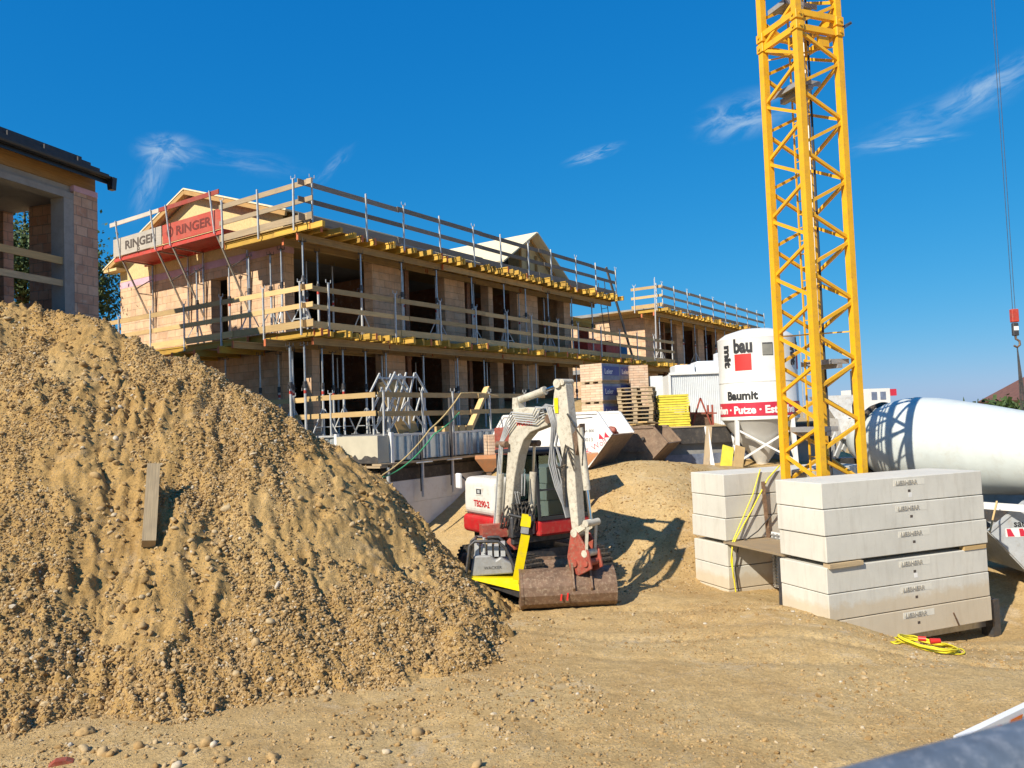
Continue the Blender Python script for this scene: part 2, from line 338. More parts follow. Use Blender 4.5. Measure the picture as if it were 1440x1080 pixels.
CP=np.array([(-10,8,0),(-5,8,0),(0,8,0),(5,8,0),(10,9,0),(-10,12,0),(-4,12,0),(0,12,0),(3,11,0),(6,11.5,0),(10,11.5,-.1),(3.4,13.8,.05),
(5.1,13.2,.14),(4.7,14.5,.08),(4.1,16.1,-.02),(6.4,13.8,-.38),(7.6,14.15,-.66),(8.6,14.6,-.78),(9.4,15.2,-.72),(7.8,13.4,-.38),(9.3,13.9,-.42),(6.6,12.5,-.12),(9,12.9,-.2),
(11,15,-.35),(11,18,-.2),(15,20,-.2),(8,19,0),(10,22,.3),(14,26,.5),(-1.5,15,0),(0,15.5,0),(1.7,15.6,0),(0,17.5,.05),(-1.5,19,.1),(2,17,.12),(3,15.8,.02),
(3.75,17.3,.08),(4.2,19,1.4),(3,20,1.5),(1.5,19.5,.85),(2.6,22,2.15),(4.7,22.2,2.15),(0,22,1.25),(-.8,25,2.25),(-2.5,22.5,.8),(-3.8,20.5,.3),(-1.8,23.6,1.4),(3,24.5,2.15),(3,25.9,2.1),(3,27.4,3.1),(6.8,24,1.9),(6.5,26.5,1.9),(6,28.5,3.1),(9,25,1.7),
(5.8,20.5,1.1),(5.6,18,.1),(7,16.5,-.2),(0,28,3.1),(10,31,2.6),(15,30,1.5),(20,25,.5),(-6,19.5,.4),(-9,19.5,1),(-8,25,2.2),(-14,22,3),(-15,30,4.5),(-20,15,1),(-14,12,.2),(-14,9,0),
(-30,40,4),(0,55,3),(30,50,1),(30,20,0),(-30,5,0),(30,5,0),(-10,4,0),(0,4,0),(10,4,0)],float)
def _phi(r2): return np.where(r2>1e-9,r2*np.log(np.maximum(r2,1e-9))*.5,0)
_n=len(CP);K=_phi(((CP[:,None,:2]-CP[None,:,:2])**2).sum(-1))+np.eye(_n)*.02
P1=np.c_[np.ones(_n),CP[:,:2]];A_=np.block([[K,P1],[P1.T,np.zeros((3,3))]]);W=np.linalg.solve(A_,np.r_[CP[:,2],0,0,0])
def H(x,y,detail=True):
    x=np.asarray(x,float);y=np.asarray(y,float);z=np.full(x.shape,W[_n])+W[_n+1]*x+W[_n+2]*y
    for i in range(_n): z+=W[i]*_phi((x-CP[i,0])**2+(y-CP[i,1])**2)
    z=np.clip(z,-.95,5)
    far=ss(38,70,np.hypot(x,y-10)); z=z*(1-far)
    z=z+1.75*ss(0,1,(7.2-y)/4.5)*(1-ss(12,20,np.abs(x)))
    if detail:
        z=z+fbm(x,y,.5,3,3)*.10*(1-far)+fbm(x,y,2.4,4,9,.6)*.03*(.5+fbm(x,y,.35,2,14))+np.abs(fbm(x,y,9,3,31))*.018
        # wheel ruts
        q=(x*.35+y*.94); tread=.010*np.sin(2*np.pi*(x*.94-y*.35)/.17)
        z=z+(tread-.04)*np.exp(-((q-12.9+fbm(x,y,.25,2,8)*.8)/.16)**2)*ss(-1.5,1,x)+(tread-.035)*np.exp(-((q-14.6+fbm(x,y,.25,2,8)*.8)/.16)**2)*ss(0,2,x)
        z=z-.035*np.exp(-((q-12.2+fbm(x,y,.3,2,5)*1.2)/.22)**2)*ss(-1,2,x)-.03*np.exp(-((q-13.9+fbm(x,y,.3,2,5)*1.2)/.22)**2)*ss(-1,2,x)
    return z
RIDGE=[(-14,16.2,6.1),(-10.6,17.3,6.50),(-9.0,17.0,6.18),(-7.4,16.6,5.35),(-5.7,16.1,4.6),(-4.4,15.8,3.75),(-3.35,15.1,2.55),(-2.7,14.1,1.35),(-2.3,12.5,.80),(-1.3,12.3,.38)]
def HM(x,y,detail=True):
    x=np.asarray(x,float);y=np.asarray(y,float);z=np.full(x.shape,-9.)
    wx=fbm(x,y,.45,3,50)*.9
    for (a,b) in zip(RIDGE[:-1],RIDGE[1:]):
        ax,ay,az=a;bx,by,bz=b;dx,dy=bx-ax,by-ay;L2=dx*dx+dy*dy
        t=np.clip(((x-ax)*dx+(y-ay)*dy)/L2,0,1);d=np.hypot(x-ax-t*dx,y-ay-t*dy)
        sl=.84+.16*ss(-2.6,-1.3,x)*ss(13.2,14.4,y)+.05*wx+.10*ss(-6.5,-10,x)*(x<0)
        z=np.maximum(z,az+t*(bz-az)-sl*(np.sqrt(d*d+.04)-.2))
    # concave foot
    z=np.where(z<1.2,z+.12*(1.2-z),z)
    # gullies running down the near slope
    w_=ss(-8,-3,x); p=x*(.80-.25*w_)+y*(.60+.22*w_);q=-x*(.6+.2*w_)+y*(.8-.2*w_)
    p=p+fbm(x,y,.6,4,60)*1.3
    z=z+fbm(p*1.3,q*.22,1,4,70,.6)*.21+fbm(p*4,q*.6,1,3,75,.6)*.08+fbm(x,y,1.1,3,80)*.22
    for (hx,hy,r,dp) in HOLES: z=z-dp*np.exp(-((x-hx)**2+(y-hy)**2)/(r*r))
    if detail: z=z+fbm(x,y,4,4,90,.62)*.075+np.maximum(0,fbm(x,y,5,4,95,.65)-.09)*.22*(.4+1.6*np.maximum(0,fbm(x,y,.8,2,99)+.15))+fbm(x,y,13,3,97,.6)*.06
    return z
HOLES=[]
def marchM(px,py):
    d=ray(px,py); d=d/d.y
    ys=np.arange(8,24,.02); xs=d.x*ys; zs=H0+d.z*ys
    hm=np.maximum(HM(xs,ys,False),H(xs,ys,False)); k=np.argmax(hm>zs)
    return Vector((xs[k],ys[k],zs[k]))
for (px,py,r,dp) in [(252,668,.3,.35),(560,765,.42,.45),(585,745,.3,.3),(20,468,.45,.35),(75,470,.3,.2),(610,880,.22,.25),(620,905,.2,.25),(30,985,.2,.15),(130,1000,.15,.1)]:
    h=marchM(px,py); HOLES.append((h.x,h.y,r,dp))
def gridmesh(name,xs,ys,fz,mat,keep=None):
    X,Y=np.meshgrid(xs,ys); Z=fz(X,Y); nx,ny=len(xs),len(ys)
    V=np.stack([X,Y,Z],-1).reshape(-1,3)
    i=np.arange(nx*ny).reshape(ny,nx); Q=np.stack([i[:-1,:-1],i[:-1,1:],i[1:,1:],i[1:,:-1]],-1).reshape(-1,4)
    if keep is not None:
        kz=keep(X,Y,Z).reshape(-1); kq=kz[Q].any(1); Q=Q[kq]
        used=np.unique(Q); mp=np.zeros(nx*ny,int); mp[used]=np.arange(len(used)); V=V[used]; Q=mp[Q]
    m=bpy.data.meshes.new(name); m.vertices.add(len(V)); m.vertices.foreach_set('co',V.ravel().astype('f'))
    m.loops.add(Q.size); m.loops.foreach_set('vertex_index',Q.ravel().astype('i')); m.polygons.add(len(Q))
    m.polygons.foreach_set('loop_start',np.arange(0,Q.size,4,dtype='i')); m.polygons.foreach_set('loop_total',np.full(len(Q),4,dtype='i'))
    m.polygons.foreach_set('use_smooth',np.ones(len(Q),bool)); m.materials.append(mat); m.update(calc_edges=True)
    o=bpy.data.objects.new(name,m); COL.objects.link(o); return o
def geom(a,b,n): return list(np.sign(a)*np.geomspace(abs(a),abs(b),n))
xs=np.array(geom(-1200,-17,26)[:-1]+list(np.arange(-16,-4,.10))+list(np.arange(-4,12,.045))+list(np.arange(12,18,.12))+geom(18.2,1200,26))
ys=np.array(geom(-400,-2,14)+[-1,0,1,2,3,4,5,6]+list(np.arange(6.5,17,.045))+list(np.arange(17,27,.07))+list(np.arange(27,36,.3))+geom(37,1500,26))
g=gridmesh('ground',xs,ys,lambda x,y:H(x,y),M['soil']); tag(g,'bare sandy building-site ground with wheel ruts and pebbles',kind='structure')
xs=np.array(list(np.arange(-20,-12.5,.2))+list(np.arange(-12.5,1.2,.033)));ys=np.array(list(np.arange(8,17.6,.033))+list(np.arange(17.6,25,.15)))
mo=gridmesh('dirt_mound',xs,ys,lambda x,y:HM(x,y),M['heap'],keep=lambda x,y,z:z>H(x,y,False)-.15)
tag(mo,'large heap of gravelly excavated soil filling the left foreground','dirt mound')
# stones ------------------------------------------------------------
def icos(sub):
    t=(1+5**.5)/2; v=np.array([(-1,t,0),(1,t,0),(-1,-t,0),(1,-t,0),(0,-1,t),(0,1,t),(0,-1,-t),(0,1,-t),(t,0,-1),(t,0,1),(-t,0,-1),(-t,0,1)],float); v/=np.linalg.norm(v[0])
    f=[(0,11,5),(0,5,1),(0,1,7),(0,7,10),(0,10,11),(1,5,9),(5,11,4),(11,10,2),(10,7,6),(7,1,8),(3,9,4),(3,4,2),(3,2,6),(3,6,8),(3,8,9),(4,9,5),(2,4,11),(6,2,10),(8,6,7),(9,8,1)]
    v=list(map(tuple,v))
    for _ in range(sub):
        c={};nf=[]
        def mid(a,b):
            k=(min(a,b),max(a,b))
            if k not in c:
                p=np.array(v[a])+np.array(v[b]); p/=np.linalg.norm(p); v.append(tuple(p)); c[k]=len(v)-1
            return c[k]
        for a,b,d in f:
            x,y,z=mid(a,b),mid(b,d),mid(d,a); nf+=[(a,x,z),(b,y,x),(d,z,y),(x,y,z)]
        f=nf
    return np.array(v),np.array(f)
def stones(name,P,Rad,mat,sub=0,sink=.25):
    v0,f0=icos(sub); n=len(P); nv=len(v0)
    A=RNG.normal(size=(n,3,3)); Qm,_=np.linalg.qr(A)
    sc=np.stack([RNG.uniform(.8,1.35,n),RNG.uniform(.7,1.1,n),RNG.uniform(.5,.85,n)],-1)
    V=v0[None]*sc[:,None,:]*(1+RNG.uniform(-.16,.16,(n,nv,1)))
    V=np.einsum('nij,nvj->nvi',Qm,V)*Rad[:,None,None]
    V[:,:,2]*=.85
    V=V+P[:,None,:]+np.array([0,0,1])*(Rad[:,None,None]*(0.5-sink))
    F=(f0[None]+(np.arange(n)*nv)[:,None,None]).reshape(-1,3); V=V.reshape(-1,3)
    m=bpy.data.meshes.new(name); m.vertices.add(len(V)); m.vertices.foreach_set('co',V.ravel().astype('f'))
    m.loops.add(F.size); m.loops.foreach_set('vertex_index',F.ravel().astype('i')); m.polygons.add(len(F))
    m.polygons.foreach_set('loop_start',np.arange(0,F.size,3,dtype='i')); m.polygons.foreach_set('loop_total',np.full(len(F),3,dtype='i'))
    m.polygons.foreach_set('use_smooth',np.full(len(F),sub>0)); m.materials.append(mat); m.update(calc_edges=True)
    o=bpy.data.objects.new(name,m); COL.objects.link(o); return o
m,nt,b=nodes('stone'); gi=nt.nodes.new('ShaderNodeNewGeometry')
r_=ramp(nt,gi.outputs['Random Per Island'],[(0,(.25,.155,.062)),(.4,(.38,.245,.105)),(.8,(.45,.31,.15)),(.97,(.48,.37,.22)),(1,(.58,.52,.42))])
n_=noise(nt,30,4,.6,gi.outputs['Position']); f_=ramp(nt,n_.outputs[0],[(.3,(.75,.75,.75)),(.7,(1.08,1.08,1.08))])
nt.links.new(mixc(nt,1.0,r_.outputs[0],f_.outputs[0],'MULTIPLY'),b.inputs['Base Color']); b.inputs['Roughness'].default_value=.9; b.inputs['Specular IOR Level'].default_value=.2; M['stone']=m
def scatter_mound(n,seed,thr):
    x=RNG.uniform(-12.5,.6,n);y=RNG.uniform(8.6,17.5,n)
    zm=HM(x,y);zg=H(x,y); ok=zm>zg-.05
    d=fbm(x*.8+y*.6,(-x*.6+y*.8)*.6,.75,5,seed,.62)*1.3
    ok&=(d+RNG.uniform(-.2,.2,n))>thr
    return np.c_[x,y,np.maximum(zm,zg)][ok]
P=scatter_mound(290000,200,.01); Rd=np.clip(np.exp(RNG.normal(math.log(.0145),.45,len(P))),.007,.06)
st=stones('mound_gravel',P,Rd,M['stone'],0); tag(st,'loose gravel covering the slope of the soil heap','gravel',kind='stuff')
P2=scatter_mound(8000,230,.16); Rd=np.clip(np.exp(RNG.normal(math.log(.032),.36,len(P2))),.02,.09)
st=stones('cobbles',P2,Rd,M['stone'],1); tag(st,'rounded cobbles and clods lying on the soil heap','stones',kind='stuff')
def scatter_ground(n,thr,seed,x0,x1,y0,y1):
    x=RNG.uniform(x0,x1,n);y=RNG.uniform(y0,y1,n);zg=H(x,y);ok=HM(x,y,False)<zg
    d=fbm(x,y,.7,4,seed,.6);ok&=(d+RNG.uniform(-.3,.3,n))>thr
    return np.c_[x,y,zg][ok]
P3=scatter_ground(30000,.12,300,-9,9,7.4,16); Rd=np.clip(np.exp(RNG.normal(math.log(.012),.5,len(P3))),.006,.045)
Px=scatter_ground(6500,.06,320,-8.5,1.0,7.6,11.2); Rx=np.clip(np.exp(RNG.normal(math.log(.017),.5,len(Px))),.008,.05)
Py=scatter_ground(5000,.05,340,.5,6,16,22.5); Ry=np.clip(np.exp(RNG.normal(math.log(.018),.4,len(Py))),.01,.05)
st=stones('ground_gravel',np.r_[P3,Px,Py],np.r_[Rd,Rx,Ry],M['stone'],0,.35); tag(st,'pebbles scattered over the sandy ground','gravel',kind='stuff')
Pz=scatter_ground(420,-.1,360,-6.5,-.5,7.5,9.4); Rz=np.clip(np.exp(RNG.normal(math.log(.04),.38,len(Pz))),.02,.10)
st=stones('cobbles',Pz,Rz,M['stone'],1,.25); tag(st,'larger stones strewn along the bottom left of the ground','stones',kind='stuff')
# single big stones
BIG=[(385,1070,.14,'largest rounded stone at the bottom edge left of centre'),(578,985,.08,'tan stone at the heap foot, left of a smaller pair'),(600,983,.06,'darker stone beside the tan stone at the heap foot'),(700,905,.08,'lone round stone at the right tip of the soil heap'),(120,1035,.17,'upright dark clod casting a long shadow at lower left'),(460,985,.07,'small stone on the left heap foot near the middle'),
(645,1075,.09,'pale stone cut by the bottom edge at the centre'),(790,1030,.11,'flat rough clod on the open ground below the bucket'),(915,1052,.05,'small pale pebble stone right of the flat clod'),(215,1010,.08,'pale stone in the bottom left stone cluster'),(55,1062,.08,'broad stone near the lower left corner'),(305,1062,.07,'dark stone in the bottom row of stones'),(690,1078,.06,'small grey stone by the bottom edge beside the pale stone')]
for px,py,r,lb in BIG:
    p=marchM(px,py); o=stones('stone',np.array([[0,0,0.]]),np.array([r*.58]),M['stone'],2,.2); o.location=p; tag(o,lb,'stone')
p=marchM(748,993); mb=MB(); mb.idx([(-.09,-.03,0.01),(0,-.06,.03),(.1,-.02,.02),(.08,.05,.04),(-.03,.06,.05),(0,0,.09)],[(0,1,5),(1,2,5),(2,3,5),(3,4,5),(4,0,5)]); o=mb.build('plastic_scrap',M['pebble_dark'],loc=p); tag(o,'small dark blue plastic scrap on open ground','litter')
p=marchM(85,1074); mb=MB(); mb.prism([(-.12,0),(-.05,.05),(.06,.045),(.13,0.01),(0,-.02)],Matrix(),.12); o=mb.build('red_shard',M['rustred'],loc=p,rotz=.4); tag(o,'dull red shard near the lower left corner','litter')
# timber post sticking out of the mound
b0=marchM(218,760); t0=marchM(230,672); b0=b0+Vector((0,-.22,-.02)); t0=t0+Vector((0.02,-.42,.22))
o=MB().bar(b0,t0,.20,.17,up=(.5,-1,.25)).build('timber_post',M['timber'],bevel=.012); tag(o,'short weathered squared timber stuck upright in the soil heap','timber')
# ------------------------------------------------------------------ building frame
AZ=R(34.4);U=Vector((math.sin(AZ),math.cos(AZ),0));Vv=Vector((-math.cos(AZ),math.sin(AZ),0)); NN=-Vv
O=atY(430,330,22.0);O.z=0; RZ=R(90-34.4)
FR=Matrix.Translation(O)@Matrix.Rotation(RZ,4,'Z')
def L2W(u,v,z): return FR@Vector((u,v,z))
def wallbox(mb,x0,x1,y0,y1,z0,z1): mb.box(x0,x1,y0,y1,z0,z1)
# ---- house A
hA=E('brick_house','unfinished two storey clay block house in the middle with gabled wooden roof','house',O,RZ)
def facade(mb,piers,z0,z1,v0=1.3,t=.38):
    for a,b in piers: mb.box(a,b,v0,v0+t,z0,z1)
P1F=[(3.93,5.36),(7.7,8.9),(10.45,10.75),(12.5,14.1),(16.35,16.95)]
PGF=[(1.25,1.55),(4.36,5.41),(7.83,8.9),(10.92,11.3),(12.73,13.96),(16.55,16.95)]
for P_,z0,z1 in((P1F,6.12,9.12),(PGF,3.36,6.1)):
    for q_ in P_: mb=MB(); facade(mb,[q_],z0,z1); mb.build('front_pier',M['brick'],hA)
mb=MB()
mb=MB() # gable wall at u=1.2..1.58 facing camera-left
for (v0,v1,z0,z1) in [(2.4,5.25,6.15,9.12),(6.15,11.75,6.15,9.12),(2.6,11.75,2.5,6.05),(5.25,6.15,8.75,9.12)]: mb.box(1.2,1.58,v0,v1,z0,z1)
mb.build('gable_wall',M['brick'],hA)
mb=MB(); mb.box(1.195,1.59,2.38,11.77,9.123,9.36); mb.build('pink_band',M['pink'],hA)
mb=MB(); mb.box(6.3,16.5,6.2,6.4,3.36,9.1)
for u in (6.0,9.6,13.0): mb.box(u,u+.2,1.72,6.18,3.36,9.1)
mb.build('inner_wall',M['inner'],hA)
mb=MB(); mb.box(1.6,16.9,11.4,11.75,2.5,9.39); mb.box(16.6,16.95,1.7,11.38,2.5,9.39); mb.build('rear_wall',M['brick'],hA)
mb=MB(); mb.box(.35,18.9,.4,3.6,9.40,9.58); mb.box(1.62,18.9,3.6,11.7,9.40,9.56); mb.build('upper_slab',M['concrete_grey'],hA)
mb=MB(); mb.box(1.6,18.9,.5,11.3,6.40,6.44); mb.build('middle_slab',M['concrete_grey'],hA)
# gable roof, ridge along u
rf=MB()
def roofpanel(mb,a,b,c,d,t=.05):
    n=(Vector(b)-Vector(a)).cross(Vector(d)-Vector(a)).normalized(); 
    if n.z<0:n=-n
    lo=[Vector(p) for p in (a,b,c,d)]; hi=[p+n*t for p in lo]
    mb.idx(lo+hi,[(3,2,1,0),(4,5,6,7),(0,1,5,4),(1,2,6,5),(2,3,7,6),(3,0,4,7)])
roofpanel(rf,(.8,7.03,11.93),(9,7.03,11.93),(9,12.25,9.85),(.8,12.25,9.85))
roofpanel(rf,(.8,7.03,11.93),(9,7.03,11.93),(9,1.8,10.25),(.8,1.8,10.25))
roof=rf.build('roof',M['roofpanel'],hA)
mb=MB()
for u in (.86,1.7,3,5,7): 
    mb.bar((u,7.03,11.84),(u,12.2,9.78),.08,.14,up=(0,0,1)); mb.bar((u,7.03,11.84),(u,1.85,10.17),.08,.14,up=(0,0,1))
mb.build('rafter',M['rafter'],roof)
mb=MB(); mb.idx([(1.2,11.75,9.37),(1.2,2.4,9.37),(1.2,2.4,10.34),(1.2,7.03,11.8),(1.2,11.75,9.96),(1.26,11.75,9.37),(1.26,2.4,9.37),(1.26,2.4,10.34),(1.26,7.03,11.8),(1.26,11.75,9.96)],[(0,4,3,2,1),(5,6,7,8,9),(0,5,9,4)]); mb.build('gable_panel',M['osb'],hA)
mb=MB(); mb.box(.8,1.19,11.3,12.2,9.74,9.84); mb.build('eave_board',M['osb'],hA)
# cross gable facing the facade, ridge along v; apex u~14.1
def fz(px,py,off): 
    p=FR.inverted()@onplane(px,py,O+NN*off,NN); return p
ap=fz(756,328,-1.1); le=fz(709,368,-1.1); re=fz(803,399,-1.1)
rf=MB(); vb=8.5; y0=1.1
roofpanel(rf,(ap.x,y0,ap.z),(ap.x,vb,ap.z),(le.x,vb,le.z),(le.x,y0,le.z),.06)
roofpanel(rf,(ap.x,y0,ap.z),(ap.x,vb,ap.z),(re.x,vb,re.z),(re.x,y0,re.z),.06)
roof2=rf.build('dormer_roof',M['roofpanel'],hA)
mb=MB(); yy=1.75; mz=9.6
mid=(ap.x+re.x)/2
mb.idx([(ap.x-.6,yy,mz),(re.x-.1,yy,mz),(re.x-.1,yy,re.z-.05),(ap.x,yy,ap.z-.06),(ap.x-.6,yy,ap.z-.5)],[(0,1,2,3,4)])
mb.build('dormer_gable',M['osb'],hA)
mb=MB(); mb.idx([(le.x+.2,2.3,mz),(ap.x-.6,2.3,mz),(ap.x-.6,2.3,ap.z-.5),(le.x+.2,2.3,le.z)],[(0,1,2,3)]); mb.build('dormer_shade_sheet',M['dark'],hA)  # flat dark sheet, paints the shade of the open dormer
mb=MB()
for k in (0,.45,.9): mb.bar((ap.x-.55+k*1.4,1.68,mz),(ap.x-.55+k*1.4,1.68,ap.z-.45-k*.4),.07,.1)
mb.bar((ap.x,1.6,ap.z-.05),(re.x,1.6,re.z-.05),.06,.14,up=(0,0,1)); mb.bar((ap.x,1.6,ap.z-.05),(le.x,1.6,le.z-.05),.06,.14,up=(0,0,1))
mb.build('stud',M['rafter'],hA)
mb=MB(); mb.box(6.6,11.2,2.2,4.6,9.6,9.85); o=mb.build('material_pile',M['foil'],loc=O,rotz=RZ); tag(o,'low pile of wrapped sheets on the upper deck behind the rail','material pile')
mb=MB(); mb.box(8.0,10.2,1.9,2.15,9.62,9.98); o=mb.build('red_tarp_roll',M['red'],loc=O,rotz=RZ); tag(o,'long red roll lying on the upper deck near the second gable','roll')
mb=MB(); mb.box(9.2,11.6,1.5,1.75,9.62,9.92); o=mb.build('blue_tarp_roll',M['bluegrey'],loc=O,rotz=RZ); tag(o,'blue grey roll lying beside the red roll on the upper deck','roll')
# ---- terrace base in front of house A
tb=E('basement_wall','pale insulated basement wall with dark coating band under the ground floor terrace','wall',O,RZ)
mb=MB(); mb.box(.36,26,-2.24,12,-.5,2.42); mb.build('wall_core',M['concrete_grey'],tb)
mb=MB(); mb.box(.30,12.6,-2.3,-2.245,2.42,2.62); mb.box(.30,.355,-2.24,11,2.42,2.62);mb.build('coating_band',M['bitumen'],tb)
mb=MB(); mb.box(.28,12.6,-2.36,-2.246,2.10,2.419); mb.build('dark_band',M['bitumen'],tb)
for k in range(8):
    for j in range(3):
        x=.28+k*1.25-(j%2)*.5; mb=MB(); mb.box(max(.27,x),x+1.245,-2.37,-2.245,2.095-(j+1)*.62,2.09-j*.62); mb.build('insulation_panel',M['xps'],tb)
mb=MB(); mb.box(.30,26,-2.26,12,2.63,3.35); mb.build('terrace_slab',M['concrete_grey'],tb)
mb=MB(); mb.box(.05,9.5,-2.6,-2.27,2.56,2.61); mb.box(.0,.3,-2.6,1.0,2.5,2.55);mb.build('ledge_board',M['board_mid'],tb)
# metal edge sheets
def corr(mb,p0,p1,z0,z1,n,dep):
    p0=Vector(p0);p1=Vector(p1);d=(p1-p0);L=d.length;d.normalize();nx=Vector((d.y,-d.x,0))
    pts=[];st=L/n
    for i in range(n):
        a=i*st
        for f,o_ in ((0,0),(.35,0),(.45,dep),(.9,dep)): pts.append(p0+d*(a+f*st)+nx*o_)
    pts.append(p1)
    for a,b in zip(pts[:-1],pts[1:]): mb.face([(a.x,a.y,z0),(b.x,b.y,z0),(b.x,b.y,z1),(a.x,a.y,z1)])
es=E('edge_formwork','corrugated metal edge sheets with white posts along the terrace edge','formwork',O,RZ)
mb=MB(); corr(mb,(.75,-2.40,0),(6.0,-2.40,0),2.66,3.30,16,.05); mb.build('sheet',M['sheet'],es)
mb=MB(); corr(mb,(.22,2.9,0),(.22,-.80,0),2.5,3.34,13,.05); corr(mb,(.22,10,0),(.22,2.95,0),2.3,3.36,20,.05); mb.build('sheet',M['sheet'],es)
mb=MB(); mb.bar((.7,-2.42,3.33),(6.1,-2.42,3.33),.06,.05);mb.bar((.15,2.9,3.36),(.15,-.85,3.36),.06,.05); mb.build('top_rail',M['steel_white'],es)
for u,v in ((.62,-2.44),(.16,-.85),(.16,1.25)): MB().box(u-.05,u+.05,v-.05,v+.05,2.45,3.42).build('post',M['white'],es)
for u in (1.4,2.0,2.6,3.3,4.0,4.7,5.4): MB().bar((u,-2.47,2.64),(u,-2.47,3.32),.03,.03).build('clamp_rod',M['steel_white'],es)
for u,h0,h1 in ((1.72,1.75,3.3),(3.05,1.8,4.35)): MB().bar((u,-2.52,h0),(u,-2.52,h1),.07,.07).build('soldier_post',M['steel_dark'],es)
for u in (1.72,3.05):
    mb=MB(); mb.tube([(u-.3,-2.6,2.55),(u+.35,-2.62,2.55)],.02,6); mb.tube([(u,-2.55,1.6),(u,-2.55,2.6)],.045,8); mb.build('spindle',M['steel_white'],es)
MB().tube([(.3,-2.6,1.5),(.3,-2.6,2.5)],.05,8).build('spindle',M['steel_white'],es)
mb=MB(); mb.box(.12,.55,-2.42,-.9,2.62,3.34); o=mb.build('concrete_corner',M['concrete_beige'],loc=O,rotz=RZ); tag(o,'beige concrete corner block of the terrace with dark splashes at its foot','concrete block')
mb=MB()
rs=random.Random(3)
pts=[(.115,-2.425+i*.12,2.62+ (.10+rs.random()*.16)) for i in range(13)]
V_=[(.115,-2.425+i*.12,2.62) for i in range(13)]
for i in range(12): mb.face([V_[i],pts[i],pts[i+1],V_[i+1]])
s_=mb.build('splash',M['bitumen'],o)
# ---- steel props
def make_prop(h,tripod):
    t=E('steel_prop','grey steel prop','steel prop',(0,0,0),0,'steel props under the formwork decks')
    MB().tube([(0,0,.01),(0,0,h*.55)],.036,8).build('outer_tube',M['steel_white'],t)
    MB().tube([(0,0,h*.5),(0,0,h-.02)],.027,8).build('inner_tube',M['steel'],t)
    mb=MB(); mb.tube([(0,0,h*.53),(0,0,h*.60)],.055,8); mb.tube([(-.11,0,h*.56),(.11,0,h*.56)],.011,5); mb.tube([(.11,0,h*.56),(.13,0,h*.53),(.11,.02,h*.5)],.01,5); mb.build('collar',M['steel_dark'],t)
    mb=MB(); mb.tube([(0,0,h*.47),(0,0,h*.505)],.041,8); mb.build('red_band',M['redmark'],t)
    mb=MB(); mb.box(-.07,.07,-.07,.07,0,.012); mb.build('base_plate',M['steel'],t)
    mb=MB(); mb.box(-.08,.08,-.08,.08,h-.03,h-.018)
    for a in (-.07,.07):
        for b in (-.07,.07): mb.bar((a,b,h-.03),(a,b,h+.07),.012,.012)
    mb.build('fork_head',M['steel_dark'],t)
    if tripod:
        mb=MB()
        for k in range(3):
            a=k*2.1+.5; c,s=math.cos(a),math.sin(a)
            mb.bar((c*.04,s*.04,.78),(c*.42,s*.42,.02),.03,.03); mb.bar((c*.3,s*.3,.26),(math.cos(a+2.1)*.3,math.sin(a+2.1)*.3,.26),.02,.02)
            mb.bar((c*.38,s*.38,.02),(c*.5,s*.5,.02),.04,.02)
        mb.build('tripod',M['steel_white'],t)
    return t
props={}
def place_prop(u,v,z,h,tri,label):
    key=(round(h,2),tri); w=L2W(u,v,z)
    if key not in props: t=make_prop(h,tri); props[key]=t
    else: t=dup(props[key])
    t.location=w; t.rotation_euler=(0,0,random.random()*6); t['label']=label
UP=[.13,2.41,4.26,6.04,8.04,10.1,11.62,13.34,15.33,17.2]
for i,u in enumerate(UP): place_prop(u,.30,6.45,2.50,i in(0,3,5,7),'steel prop in the front row under the upper deck, %s from the near corner'%ORD[i])
for i,u in enumerate([.6,2.0,3.1,6.5,9.6,11.6,15.3,18.3]): place_prop(u,2.3 if u<18 else .9,6.45,2.50,i in(0,1,3),'steel prop in the second row under the upper deck, %s from the near corner'%ORD[i])
for i,(u,v) in enumerate([(.35,1.5),(.35,3.0),(.8,4.6),(2.6,3.8),(.5,5.9)]): place_prop(u,v,6.45,2.50,i in(0,1,4),'steel prop under the upper deck at the gable side, %s from the corner'%ORD[i])
LP=[-.42,.75,1.56,2.5,3.4,5.21,7.05,8.63,10.55,12.2,13.7,15.5]
for i,u in enumerate(LP): 
    place_prop(u,.30 if u>.3 else .3,3.37,2.56,i in(1,2,3,5),'steel prop in the front row under the middle deck, %s from the near corner'%ORD[i])
for i,u in enumerate([.9,2.2,3.3,6.3,7.2,9.6,11.9,14.9]): place_prop(u,2.4,3.37,2.56,i in(0,1),'steel prop in the second row under the middle deck, %s from the near corner'%ORD[i])
for i,(u,v) in enumerate([(.6,1.4),(.6,2.9),(.6,4.6),(-.25,-.1)]): place_prop(u,v,3.37,2.56,i==0,'steel prop under the middle deck at the gable side, %s from the corner'%ORD[i])
for i,u in enumerate([24.9,26.5,28.2,30,31.8,33.5,35.2,37]): place_prop(u,.35,6.45,2.50,i%3==0,'steel prop in front of the far house, %s from its near corner'%ORD[i])
for i,u in enumerate([17.9,20.2,22.5]): place_prop(u,.3,3.37,2.56,False,'steel prop below the bridge deck between the houses, %s from the left'%ORD[i])
for i,(u,v) in enumerate([(1.3,1.0),(3.0,.9),(5.2,1.1),(7.0,1.15),(9.2,1.1),(12.4,1.15),(14.3,1.1)]): place_prop(u,v,6.45,2.50,i%3==1,'steel prop close behind the front row under the upper deck, %s from the near corner'%ORD[i])
for i,(u,v) in enumerate([(.2,1.0),(1.9,1.1),(4.0,1.05),(6.1,1.1),(8.0,1.15),(9.9,1.1),(12.9,1.15)]): place_prop(u,v,3.37,2.56,i%3==0,'steel prop close behind the front row under the middle deck, %s from the near corner'%ORD[i])
